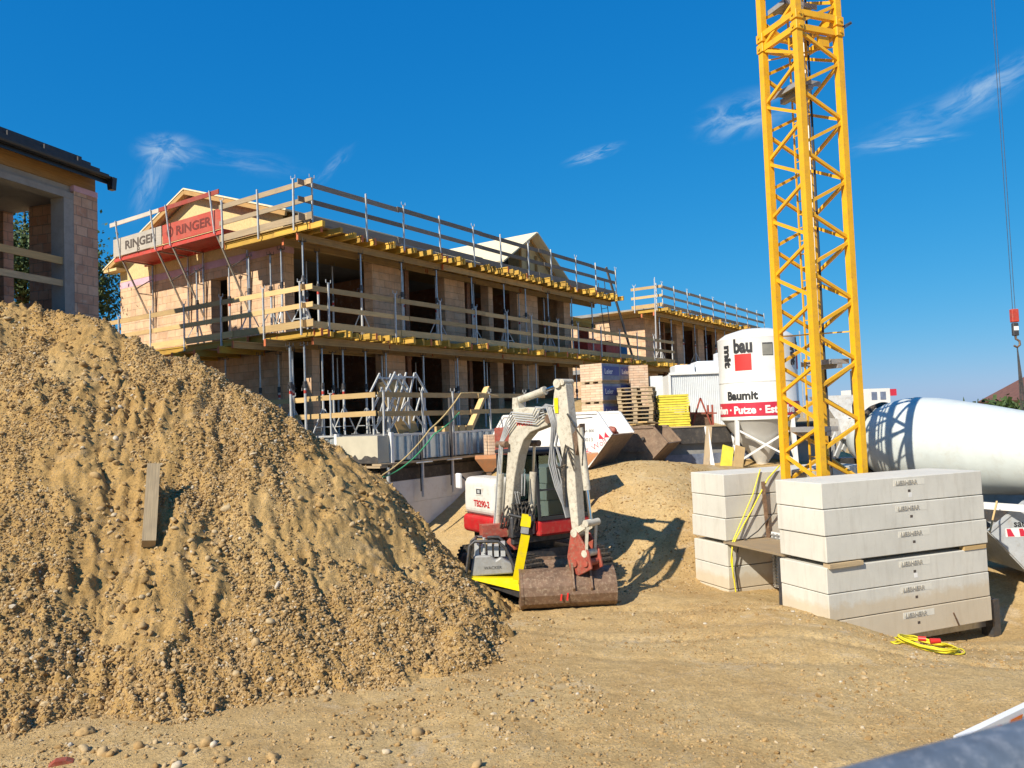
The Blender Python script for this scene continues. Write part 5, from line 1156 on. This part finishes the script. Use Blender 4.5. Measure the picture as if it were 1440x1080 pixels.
# undercarriage
UM=Matrix.Translation(ER)@Matrix.Rotation(R(33),4,'Z')
for s in(-1,1):
    x0=s*.86; prof=[]
    for i in range(13): a=math.pi/2+math.pi*i/12; prof.append((-1.05+.40*math.cos(a),.42+.40*math.sin(a)))
    for i in range(13): a=-math.pi/2+math.pi*i/12; prof.append((1.05+.40*math.cos(a),.42+.40*math.sin(a)))
    Mt=UM@Matrix.Translation((x0,0,0))@Matrix.Rotation(R(90),4,'Z')
    mb=MB().prism(prof,Mt,.42)
    # grousers
    per=[(x,.82) for x in np.arange(-1.05,1.05,.14)]+[(x,.02) for x in np.arange(-1.05,1.05,.14)]
    for x,z in per: mb.bar(Mt@Vector((x,-.225,z)),Mt@Vector((x,.225,z)),.06,.05)
    for i in range(12):
        for sx in(-1,1):
            a=-math.pi/2+math.pi*i/11; mb.bar(Mt@Vector((sx*(1.05+.41*math.cos(a)),-.225,.42+.41*math.sin(a))),Mt@Vector((sx*(1.05+.41*math.cos(a)),.225,.42+.41*math.sin(a))),.06,.05)
    tr=xb(mb,'track',M['rubber'])
    mb=MB(); 
    for x,r in((-1.05,.26),(1.05,.26),(-.55,.12),(0,.12),(.55,.12)): mb.lathe([(-.235,0),(-.235,r*.6),(-.23,r),(.23,r),(.235,r*.6),(.235,0)],Mt@Matrix.Translation((x,0,.42 if r>.2 else .2))@Matrix.Rotation(R(90),4,'X'),20)
    xb(mb,'track_wheel',M['steel_dark'],tr)
mb=MB(); mb.box(-.62,.62,-.7,.7,.4,.85,UM); xb(mb,'undercarriage',M['steel_dark'])
mb=MB(); mb.lathe([(.85,.5),(1.0,.55),(1.14,.55)],UM,28); xb(mb,'slew_ring',M['steel_dark'])
# dozer blade
bl0=atY(715,806,16.05);bl1=atY(846,800,16.2); bz=.28
mb=MB()
pv=[]
for i in range(7):
    a=-.9+1.8*i/6; pv.append((.14-.16*math.cos(a)*1.3,.33+.33*math.sin(a)/math.sin(.9)))
dvec=(bl1-bl0);dvec.z=0;Lb=dvec.length;dvec.normalize();nb_=Vector((-dvec.y,dvec.x,0))
for (y0_,z0_),(y1_,z1_) in zip(pv[:-1],pv[1:]):
    p=[Vector((bl0.x,bl0.y,.12))+dvec*x+nb_*y+Vector((0,0,z)) for x,y,z in((0,y0_,z0_),(Lb,y0_,z0_),(Lb,y1_,z1_),(0,y1_,z1_))]; mb.face(p,smooth=True); mb.face([q_+nb_*.03 for q_ in p[::-1]],smooth=True)
t_=Vector((bl0.x,bl0.y,.80)); mb.bar(t_+nb_*.05,t_+dvec*Lb+nb_*.05,.09,.05)
xb(mb,'dozer_blade',M['rust'])
mb=MB(); mb.bar((.1,16.25,.45),(.2,17.1,.6),.12,.14);mb.bar((.95,16.3,.45),(.8,17.1,.6),.12,.14); xb(mb,'blade_arm',M['steel_dark'])
# house body (local coords)
def rbox(x0,x1,y0,y1,z0,z1,name,mat,bev,segs=4,par=None):
    return MB().box(x0,x1,y0,y1,z0,z1).build(name,mat,par or ex,bevel=bev,segs=segs)
rbox(-1.12,-.46,-.32,1.05,1.55,2.38,'engine_hood',M['ex_white'],.16,5)
rbox(-1.14,-.44,-.42,1.07,1.17,1.56,'lower_skirt',M['ex_red'],.10,4)
MB().box(-1.0,-.46,-.85,-.43,1.17,1.62).build('cavity_shade_box',M['steel_dark'],ex,bevel=.03)  # dark box added to paint the shade of the open cavity beside the hood
mb=MB()
for k in range(6): mb.tube([(-.98+.09*k,-.88,1.3+.03*(k%2)),(-.95+.09*k,-.95,1.6),(-.9+.09*k,-.8,1.85),(-.85+.08*k,-.45,1.9)],.02,6)
mb.build('cavity_hose',M['rubber'],ex)
rbox(-.45,.90,.72,1.30,1.17,2.2,'counterweight',M['ex_white'],.15,5)
rbox(-.95,.8,-.8,.9,1.02,1.20,'slew_platform',M['steel_dark'],.03,1)
rbox(-.43,.88,-1.02,.7,1.17,1.50,'cab_base',M['ex_red'],.05,2)
text('lettering','TB290-2',.19,M['ex_red'],Matrix(((0,0,-1,-1.124),(-1,0,0,.52),(0,1,0,1.76),(0,0,0,1))),ex,ext=.003,offset=.005,sx=1.05)
mb=MB(); mb.box(-1.132,-1.122,.1,.42,2.0,2.17); mb.build('vent_frame',M['ex_white'],ex,bevel=.004); MB().box(-1.138,-1.133,.15,.37,2.03,2.14).build('vent',M['steel_dark'],ex)
MB().box(-1.142,-1.139,.21,.31,2.05,2.12).build('vent_badge',M['steel_white'],ex)
mb=MB(); mb.box(-1.124,-1.121,-.2,.95,1.60,1.612); mb.build('panel_seam',M['steel_dark'],ex)
MB().box(-1.155,-1.142,-.6,-.1,1.25,1.42).build('recess_panel',M['rustred'],ex,bevel=.02)
MB().tube([(-1.10,.9,2.3),(-1.22,.98,2.45)],.018,6).build('mirror_arm',M['black'],ex)
rbox(-1.28,-1.20,.88,1.08,2.12,2.46,'mirror',M['white'],.03,3)
# swing post and tool area
P0b=Vector((-.12,16.55,0))
mb=MB(); mb.tube([P0b+Vector((0,0,.95)),P0b+Vector((0,0,1.6))],.16,14); mb.bar((-.12,16.55,1.25),(.0,17.2,1.2),.5,.3); xb(mb,'swing_bracket',M['rustred'])
mb=MB(); mb.bar((-.75,16.35,1.36),(-.25,16.5,1.36),.28,.26); xb(mb,'swing_guard',M['rustred'],bevel=.04,segs=2)
# cab
cabz=2.88
mb=MB()
cs=[(-.40,-1.0),(.86,-1.0),(.86,.66),(-.40,.66)]
for (x,y) in cs: MB().bar((x,y,1.5),(x,y+(.12 if y<0 else 0),cabz-.03),.055,.06,up=(0,1,0)).build('cab_post',M['black'],ex)
mb.bar((-.40,-1.0,1.53),(.86,-1.0,1.53),.07,.07,up=(0,0,1)); mb.bar((-.40,-.96,2.12),(.86,-.96,2.12),.04,.04,up=(0,0,1))
mb.build('cab_frame',M['black'],ex)
MB().bar((-.40,-.2,1.5),(-.40,-.2,cabz),.05,.05,up=(0,1,0)).build('cab_post',M['black'],ex)
rbox(-.46,.92,-.95,.72,cabz-.02,cabz+.07,'cab_roof',M['black'],.04,3)
MB().box(-.36,.82,-.975,-.967,1.58,2.83).build('window',M['glass'],ex); MB().box(-.41,-.402,-.93,.6,1.56,2.83).build('window',M['glass'],ex);MB().box(.87,.878,-.93,.6,1.56,2.83).build('window',M['glass'],ex);MB().box(-.36,.82,.665,.673,2.2,2.83).build('window',M['glass'],ex)
MB().box(0,.5,.0,.12,1.75,2.5).build('seat_back',M['grey_cast'],ex,bevel=.04,segs=2); MB().box(0,.5,-.5,.1,1.62,1.76).build('seat',M['grey_cast'],ex,bevel=.04,segs=2)
for x in(-.12,.62): MB().box(x-.05,x+.05,-.6,-.1,1.6,1.9).tube([(x,-.5,1.9),(x,-.52,2.1)],.02,6).build('control_lever',M['grey_cast'],ex)
mb=MB(); mb.bar((.6,-.99,1.60),(.3,-.99,2.75),.015,.015); mb.build('wiper',M['black'],ex)
# boom in a vertical plane
Bo=Vector((-.2,16.7,0)); BM=Matrix(((.707,.707,0,Bo.x),(-.707,.707,0,Bo.y),(0,0,1,0),(0,0,0,1)))
bp=lambda s,z,t=0:BM@Vector((s,t,z))
mb=MB().prism([(0,1.15),(.24,1.15),(.25,1.78),(.37,2.4),(.52,2.9),(.68,3.2),(.88,3.36),(1.15,3.43),(1.42,3.50),(1.50,3.62),(1.42,3.74),(1.19,3.83),(.8,3.87),(.42,3.85),(.30,3.62),(.27,3.4),(.15,2.6),(.0,1.78)][::-1],BM,.26)
boom=xb(mb,'boom',M['ex_beige'],bevel=.02,segs=2)
mb=MB(); mb.tube([bp(1.44,3.61,-.2),bp(1.44,3.61,.2)],.09,14); mb.tube([bp(.16,1.3,-.24),bp(.16,1.3,.24)],.10,14); xb(mb,'pivot_pin',M['rust'],boom)
text('lettering','WOLCH',.12,M['logored'],EI@BM@Matrix(((1,0,0,.50),(0,0,-1,-.135),(0,1,0,3.50),(0,0,0,1))),boom,ext=.002,offset=.004)
mb=MB(); mb.prism([(.36,3.84),(.56,3.86),(.50,4.08),(.38,4.08)],BM,.2); xb(mb,'cylinder_bracket',M['ex_beige'])
for t_ in(-.235,.27):
    c1=bp(-.10 if t_<0 else .42,1.25,t_);c2=bp(.16 if t_<0 else .60,3.12,t_)
    m1=c1.lerp(c2,.68); bc=xb(MB().tube([c1,m1],.078,16),'boom_cylinder',M['ex_beige']); xb(MB().tube([m1,c2],.035,10),'rod',M['chrome'],bc)
    mb=MB()
    for k in range(3): mb.tube([c1.lerp(c2,.1)+Vector((-.07+.03*k,-.06,0)),m1+Vector((-.06+.03*k,-.06,0)),c2+Vector((-.05+.03*k,-.05,.0))],.012,6)
    if t_<0: xb(mb,'hydraulic_pipe',M['steel_white'],bc)
    xb(MB().tube([c2+Vector((-.1,.1,0)),c2+Vector((.1,-.1,0))],.07,10),'cylinder_eye',M['rust'],bc)
c1=bp(.44,4.02);c2=bp(1.66,4.28); m1=c1.lerp(c2,.62); ac=xb(MB().tube([c1,m1],.075,16),'arm_cylinder',M['ex_beige']); xb(MB().tube([m1,c2],.038,12),'rod',M['chrome'],ac); xb(MB().tube([m1-(c2-c1)*.04,m1+(c2-c1)*.02],.088,16),'gland',M['ex_beige'],ac)
mb=MB().prism([(1.60,4.33),(1.78,4.38),(1.86,4.28),(1.90,3.8),(1.98,3.1),(2.04,1.45),(1.98,1.32),(1.88,1.36),(1.74,2.6),(1.62,3.25),(1.46,3.58),(1.54,4.1)][::-1],BM,.22)
st_=xb(mb,'stick',M['ex_beige'],bevel=.015,segs=2)
mb=MB(); mb.tube([bp(1.68,4.3,-.17),bp(1.68,4.3,.17)],.09,12); mb.tube([bp(1.8,4.32,-.15),bp(1.8,4.32,.15)],.06,12); xb(mb,'pin',M['ex_beige'],st_)
xb(MB().box(1.56,1.66,-.129,-.126,3.72,4.02,BM),'yellow_sticker',M['yellow'],st_)
c1=bp(2.10,3.42,-.02);c2=bp(2.28,1.62,-.02);m1=c1.lerp(c2,.66); bc=xb(MB().tube([c1,m1],.07,16),'bucket_cylinder',M['ex_beige']); xb(MB().tube([m1,c2],.036,12),'rod',M['chrome'],bc)
xb(MB().prism([(1.96,3.3),(2.15,3.5),(2.15,3.34),(2.02,2.9)][::-1],BM,.16),'cylinder_bracket',M['rust'])
mb=MB()
for t_ in(-.13,.13): mb.bar(bp(2.28,1.62,t_),bp(2.22,1.05,t_),.05,.13); mb.bar(bp(2.28,1.60,t_),bp(2.0,1.45,t_),.05,.10)
mb.tube([bp(2.28,1.62,-.19),bp(2.28,1.62,.19)],.07,12); mb.tube([bp(1.98,1.42,-.19),bp(1.98,1.42,.19)],.08,12); mb.tube([bp(2.22,1.05,-.19),bp(2.22,1.05,.19)],.07,12)
xb(mb,'linkage',M['ex_beige'],bevel=.01)
mb=MB(); 
for t_ in(-.16,.16): mb.prism([(1.78,.95),(1.9,1.45),(2.05,1.45),(2.32,1.08),(2.38,.78),(2.05,.62),(1.85,.7)][::-1],BM@Matrix.Translation((0,t_,0)),.05)
mb.tube([bp(1.98,.85,-.22),bp(1.98,.85,.22)],.07,12); mb.tube([bp(2.25,.88,-.22),bp(2.25,.88,.22)],.07,12); xb(mb,'quick_coupler',M['rustred'],bevel=.01)
# hoses
mb=MB()
for k in range(5):
    t_=-.165; o_=.05*k
    mb.tube([bp(.02+o_*.2,3.15-o_*.3,t_),bp(.26+o_*.4,3.60-o_,t_-.02),bp(.42+o_*.6,3.78-o_,t_-.02),bp(1.02+.02*k,3.72-o_,t_-.02),bp(1.12+.03*k,3.86-o_*1.3,t_-.03),bp(1.35,3.84-o_*.9,t_-.03)],.014,6)
xb(mb,'pipe',M['steel_white'],boom)
mb=MB()
for k in range(8):
    a=random.uniform(-.06,.06); t_=-.20+.035*k*.6
    mb.tube([bp(1.15,3.62+.02*k,t_),bp(1.28,3.82+.012*k,t_-.02),bp(1.45+.02*k,3.80+a,t_-.03),bp(1.54+.012*k,3.5,t_),bp(1.50+a,3.1,t_-.05),bp(1.44+.03*k+a,2.75,t_-.06),bp(1.60+.02*k,2.3,t_-.04),bp(1.74,1.95,t_),bp(1.80,1.7,t_+.02)],.016,7)
xb(mb,'hydraulic_hose',M['grey_cast'])
mb=MB()
for k in range(5): mb.tube([bp(1.75,1.75,-.15),bp(1.72+.02*k,2.7,-.17),bp(1.85,3.1,-.17),bp(2.0,3.0-.1*k,-.12)],.013,6)
mb.tube([bp(1.55,2.75,-.16),bp(1.66,2.66,-.2),bp(1.85,2.72,-.17)],.016,6)
mb.tube([bp(1.9,3.7,-.14),bp(2.05,3.45,-.12),bp(2.2,3.2,-.05),bp(2.18,2.7,-.08)],.018,6)
xb(mb,'stick_hose',M['rubber'])
mb=MB()
for k in range(9):
    x=-.32+.075*k; mb.tube([(x-.1,16.55,1.2),(x-.02,16.3,1.45+.03*(k%3)),(x+.06,16.35,1.75),(x+.18,16.6,1.9)],.017,6)
xb(mb,'hose_bundle',M['rubber'])
mb=MB()
for k in range(2): mb.tube([(.02+.05*k,16.35,1.9),(-.02+.05*k,16.3,2.15),(.12+.05*k,16.3,2.05),(.14+.06*k,16.35,2.5)],.016,6)
xb(mb,'steel_pipe',M['grey_cast'])
# grading bucket
q0=Vector((.02,15.30,0));q1=Vector((1.80,15.42,0)); bd=(q1-q0).normalized(); bn=Vector((bd.y,-bd.x,0)) # bn toward viewer
prof=[(-.42,.10),(-.30,.03),(-.05,.0),(.15,.03),(.30,.14),(.36,.30),(.33,.46),(.24,.60),(.10,.70),(-.05,.74)]
LB=(q1-q0).length
def bkt(off,z0,inset):
    return [q0+bn*y+Vector((0,0,z)) for y,z in prof]
mb=MB(); o_=[q0+bn*y+Vector((0,0,z)) for y,z in prof]; i_=[q0+bn*(y*.93-.01)+Vector((0,0,.02+z*.95)) for y,z in prof]
for k in range(len(prof)-1):
    mb.face([o_[k],o_[k]+bd*LB,o_[k+1]+bd*LB,o_[k+1]],smooth=True); mb.face([i_[k+1],i_[k+1]+bd*LB,i_[k]+bd*LB,i_[k]],smooth=True)
for k in(0,-1): mb.face([o_[k],i_[k],i_[k]+bd*LB,o_[k]+bd*LB])
bk=xb(mb,'bucket',M['rust'])
for e in(0,LB):
    mb=MB()
    ov=[bd*0]*len(o_)
    for dx in (-.02,.02): mb.face([p+bd*(e+dx) for p in o_]) if dx<0 else mb.face([p+bd*(e+dx) for p in o_[::-1]])
    for k in range(len(o_)-1): mb.face([o_[k]+bd*(e-.02),o_[k+1]+bd*(e-.02),o_[k+1]+bd*(e+.02),o_[k]+bd*(e+.02)])
    xb(mb,'bucket_side',M['rust'],bk)
mb=MB()
for e in (.0,LB):
    for k in range(len(o_)-1): mb.bar(o_[k]+bd*e,o_[k+1]+bd*e,.05,.02)
xb(mb,'bucket_rim',M['rust'],bk)
mb=MB(); mb.bar(o_[0]+bn*-.03,o_[0]+bn*-.03+bd*LB,.2,.03); xb(mb,'cutting_edge',M['steel_dark'],bk)
mb=MB()
for x in(.98,1.32):
    Mx_=Matrix(((bn.x,bd.x,0,q0.x+bd.x*x),(bn.y,bd.y,0,q0.y+bd.y*x),(0,0,1,0),(0,0,0,1)))
    mb.prism([(-.28,.72),(-.2,1.0),(.0,1.02),(.2,.85),(.40,.42),(.34,.34),(.30,.5),(.1,.7)],Mx_,.035)
xb(mb,'bucket_ear',M['rust'],bk)
mb=MB()
for x,h_ in((.72,.12),(.84,.14)):
    p=q0+bd*x+bn*.372; mb.bar(p+Vector((0,0,.2)),p+Vector((0.02,0,.2+h_)),.03,.008,up=bn)
xb(mb,'spray_mark',M['logored'],bk)
# ------------------------------------------------------------------ plate compactor
pc=atY(690,822,15.75); pt=E('plate_compactor','yellow and grey plate compactor with long yellow handle beside the bucket','compactor',pc,0)
PI_=Matrix.Translation(-pc)
def pb_(mb,n_,m_,par=None,**k): return mb.xf(PI_).build(n_,m_,par or pt,**k)
w_=lambda px,py,Y:atY(px,py,Y)
A0=w_(655,813,15.6);A1=w_(728,813,15.7);A2_=w_(733,832,15.42)
A0b,A1b,A2b=[p+Vector((0,.55,.02)) for p in(A0,A1,A2_)]
mb=MB(); F1=[A0,A2_,A1]; dn=Vector((0,0,-.03))
mb.idx([A0,A2_,A1,A0b,A2b,A1b],[(0,1,2),(5,4,3),(0,3,4,1),(1,4,5,2),(2,5,3,0)]); pb_(mb,'base_cover',M['yellow'])
mb=MB(); lo=[A0+Vector((.1,-.0,-.05)),A2_+Vector((0,.01,-.01)),A2_+Vector((-.05,.05,-.12)),A0+Vector((.3,.05,-.14))]
mb.idx([*lo,*[p+Vector((0,.5,0)) for p in lo]],[(3,2,1,0),(4,5,6,7),(0,1,5,4),(1,2,6,5),(2,3,7,6),(3,0,4,7)]); pb_(mb,'base_plate',M['steel_dark'])
g0=w_(661,811,15.75); g1=w_(722,807,15.75)
poly=[(0,0),((g1-g0).x,.03),((g1-g0).x-.02,.22),(.62,.36),(.52,.30),(.42,.40),(.08,.40)]
mb=MB().prism(poly,Matrix.Translation(g0+Vector((0,.25,0))),.5); pb_(mb,'engine_cover',M['grey_cast'],bevel=.03,segs=2)
text('lettering','WACKER',.085,M['steel_dark'],Matrix.Translation(g0-pc+Vector((.28,-.003,.13)))@Matrix.Rotation(R(90),4,'X'),pt,ext=.002)
mb=MB()
for k in range(5): mb.box(g0.x+.1+.13*k,g0.x+.19+.13*k,g0.y+.08,g0.y+.4,g0.z+.36,g0.z+.62-.05*(k%2))
mb.tube([g0+Vector((.3,0.05,.45)),g0+Vector((.3,.05,.75))],.03,8); pb_(mb,'engine_block',M['steel_white'])
mb=MB()
for dy in(-.08,.52):
    mb.tube([g0+Vector((-.08,dy,-.02)),g0+Vector((.02,dy,.62)),g0+Vector((.12,dy,.70)),g0+Vector((.58,dy,.68)),g0+Vector((.72,dy,.55)),g0+Vector((1.02,dy-.1,-.15))],.032,10)
mb.tube([g0+Vector((.12,-.08,.70)),g0+Vector((.12,.52,.70))],.03,8)
pb_(mb,'roll_frame',M['steel_dark'])
h0_=w_(727,815,15.45);h1_=w_(739,752,15.3);h2_=w_(741,725,15.3)
mb=MB().bar(h0_,h1_,.17,.07,up=(0,-1,0)); pb_(mb,'handle',M['yellow'],bevel=.02,segs=2)
mb=MB().bar(h1_+Vector((-.02,0,.03)),h1_+Vector((.0,.0,.16)),.15,.09,up=(0,-1,0)); pb_(mb,'handle_joint',M['grey_cast'],bevel=.02)
mb=MB().bar(h1_+Vector((.0,0,.16)),h2_+Vector((.0,.0,.02)),.19,.12,up=(0,-1,0)); pb_(mb,'grip_head',M['yellow'],bevel=.04,segs=3)
mb=MB().tube([h2_+Vector((-.35,.1,0.02)),h2_+Vector((-.05,0,-.05)),h2_+Vector((.08,-.05,.02)),h2_+Vector((.1,-.05,-.1))],.03,8); pb_(mb,'grip_bar',M['black'])
# ------------------------------------------------------------------ foreground rail and barrier
def at(px,py,Y): return atY(px,py,Y)
r1=at(1195,1085,.50);r2=at(1440,1019,.545)
dr=(r2-r1).normalized(); rad=.026
up_=Vector((0,0,-rad)); 
t=E('steel_handrail','blurred blue grey steel rail crossing the lower right corner close to the camera','railing',(0,0,0))
MB().tube([r1-dr*.8+up_,r1+up_,r2+up_,r2+dr*1.2+up_],rad,24).build('rail',M['rail_paint'],t)
for d_ in(-.7,1.15):
    p=(r1 if d_<0 else r2)+dr*d_+up_; MB().tube([p,Vector((p.x,p.y,1.5))],.02,12).build('post',M['rail_paint'],t)
b1=at(1346,1037,2.6);b2=at(1440,992,2.9); db=(b2-b1).normalized()
t=E('barrier_board','white barrier board with orange stripes behind the blurred rail','barrier',(0,0,0))
dn_=Vector((0,.02,-1)).normalized(); hb=.22
MB().bar(b1-db*.0+dn_*hb/2,b2+db*1.0+dn_*hb/2,.025,hb,up=(0,0,1)).build('board',M['print_white'],t)
fn=db.cross(dn_).normalized(); fn=-fn if fn.dot(CC-b1)<0 else fn
mb=MB()
x=.06
while x<1.2:
    A_=[b1+db*(x+.0)+dn_*(hb-.02),b1+db*(x+.10)+dn_*(hb-.02),b1+db*(x+.23)+dn_*.016,b1+db*(x+.13)+dn_*.016]
    mb.face([p+fn*.0145 for p in A_]); x+=.17
mb.build('orange_stripe',M['orangeprint'],t)
p=b2+db*.8; MB().tube([p,Vector((p.x,p.y,1.0))],.02,10).build('post',M['steel_white'],t)
# ------------------------------------------------------------------ light and sky
SAZ=41;SEL=38
sl=bpy.data.lights.new('sun','SUN'); sl.energy=4.8; sl.angle=R(.53); sl.color=(1,.91,.76); so=bpy.data.objects.new('sun',sl); COL.objects.link(so)
dv=Vector((math.sin(R(SAZ))*math.cos(R(SEL)),math.cos(R(SAZ))*math.cos(R(SEL)),-math.sin(R(SEL)))); so.rotation_euler=dv.to_track_quat('-Z','Y').to_euler()
wd_=bpy.data.worlds.new('World'); S.world=wd_; wd_.use_nodes=True; nt=wd_.node_tree; bg=nt.nodes['Background']
sky=nt.nodes.new('ShaderNodeTexSky'); sky.sky_type='NISHITA'; sky.sun_disc=False; sky.sun_elevation=R(SEL); sky.sun_rotation=R(SAZ+180); sky.altitude=300; sky.air_density=1.0; sky.dust_density=.3; sky.ozone_density=3.0
EXPO=2**.5; BGS=.1
sp=nt.nodes.new('ShaderNodeSeparateColor'); nt.links.new(sky.outputs[0],sp.inputs[0]); cb=nt.nodes.new('ShaderNodeCombineColor')
for ch,(pw,aa) in enumerate(((1.85,.66),(.63,.635),(.36,.90))):
    m1=nt.nodes.new('ShaderNodeMath');m1.operation='MULTIPLY';nt.links.new(sp.outputs[ch],m1.inputs[0]);m1.inputs[1].default_value=.085
    m2=nt.nodes.new('ShaderNodeMath');m2.operation='POWER';nt.links.new(m1.outputs[0],m2.inputs[0]);m2.inputs[1].default_value=pw
    m3=nt.nodes.new('ShaderNodeMath');m3.operation='MULTIPLY';nt.links.new(m2.outputs[0],m3.inputs[0]);m3.inputs[1].default_value=aa/(EXPO*BGS); nt.links.new(m3.outputs[0],cb.inputs[ch])
tcn=nt.nodes.new('ShaderNodeTexCoord'); gen=tcn.outputs['Generated']
def cloud(col,px,py,ang,lx,ly,amt,sc=9,seed=0):
    d=ray(px,py).normalized(); rgt=Vector((d.y,-d.x,0)).normalized(); upv=rgt.cross(d).normalized()
    a=R(ang); e1=rgt*math.cos(a)+upv*math.sin(a); e2=upv*math.cos(a)-rgt*math.sin(a)
    def dot(v,off,inv):
        n=nt.nodes.new('ShaderNodeVectorMath');n.operation='DOT_PRODUCT';nt.links.new(gen,n.inputs[0]);n.inputs[1].default_value=v
        m=nt.nodes.new('ShaderNodeMath');m.operation='MULTIPLY';nt.links.new(n.outputs['Value'],m.inputs[0]);m.inputs[1].default_value=inv; return m.outputs[0]
    x=dot(e1,0,1/lx*F_);y=dot(e2,0,1/ly*F_)
    cv=nt.nodes.new('ShaderNodeCombineXYZ'); nt.links.new(x,cv.inputs[0]);nt.links.new(y,cv.inputs[1]); cv.inputs[2].default_value=seed
    # warp
    n=nt.nodes.new('ShaderNodeTexNoise'); n.inputs['Scale'].default_value=1.7; n.inputs['Detail'].default_value=7; n.inputs['Roughness'].default_value=.62; n.inputs['Distortion'].default_value=.6; nt.links.new(cv.outputs[0],n.inputs['Vector'])
    ln=nt.nodes.new('ShaderNodeVectorMath');ln.operation='LENGTH'; c2=nt.nodes.new('ShaderNodeCombineXYZ'); nt.links.new(x,c2.inputs[0]);nt.links.new(y,c2.inputs[1]); nt.links.new(c2.outputs[0],ln.inputs[0])
    mr=nt.nodes.new('ShaderNodeMapRange'); mr.interpolation_type='SMOOTHSTEP'; nt.links.new(ln.outputs['Value'],mr.inputs[0]); mr.inputs[1].default_value=0;mr.inputs[2].default_value=1;mr.inputs[3].default_value=1;mr.inputs[4].default_value=0
    fr=nt.nodes.new('ShaderNodeMapRange'); fr.interpolation_type='SMOOTHSTEP'; nt.links.new(n.outputs[0],fr.inputs[0]); fr.inputs[1].default_value=.36; fr.inputs[2].default_value=.72
    mu=nt.nodes.new('ShaderNodeMath');mu.operation='MULTIPLY';nt.links.new(mr.outputs[0],mu.inputs[0]);nt.links.new(fr.outputs[0],mu.inputs[1])
    dd=nt.nodes.new('ShaderNodeVectorMath');dd.operation='DOT_PRODUCT';nt.links.new(gen,dd.inputs[0]);dd.inputs[1].default_value=d
    gt=nt.nodes.new('ShaderNodeMath');gt.operation='GREATER_THAN';nt.links.new(dd.outputs['Value'],gt.inputs[0]);gt.inputs[1].default_value=0
    m2=nt.nodes.new('ShaderNodeMath');m2.operation='MULTIPLY';nt.links.new(mu.outputs[0],m2.inputs[0]);nt.links.new(gt.outputs[0],m2.inputs[1])
    m3=nt.nodes.new('ShaderNodeMath');m3.operation='MULTIPLY';m3.use_clamp=True;nt.links.new(m2.outputs[0],m3.inputs[0]);m3.inputs[1].default_value=amt
    return mixc(nt,m3.outputs[0],col,(4.2,5.3,6.2))
col=cb.outputs[0]
for c in [(238,212,4,50,26,.8,9,1),(214,250,68,70,20,.4,9,2),(1045,162,8,82,36,.7,9,3),(835,217,14,52,12,.6,9,4),(1385,125,22,85,28,.5,9,5),(1270,200,-3,80,11,.6,9,6),(330,225,-5,110,22,.22,9,7),(470,232,45,50,12,.2,9,8),(1300,170,10,120,30,.25,9,9)]: col=cloud(col,*c)
nt.links.new(col,bg.inputs[0]); bg.inputs[1].default_value=BGS
S.view_settings.view_transform='Standard'; S.view_settings.look='None'; S.view_settings.exposure=0.5; S.view_settings.gamma=1
S.cycles.max_bounces=6; S.cycles.use_denoising=True
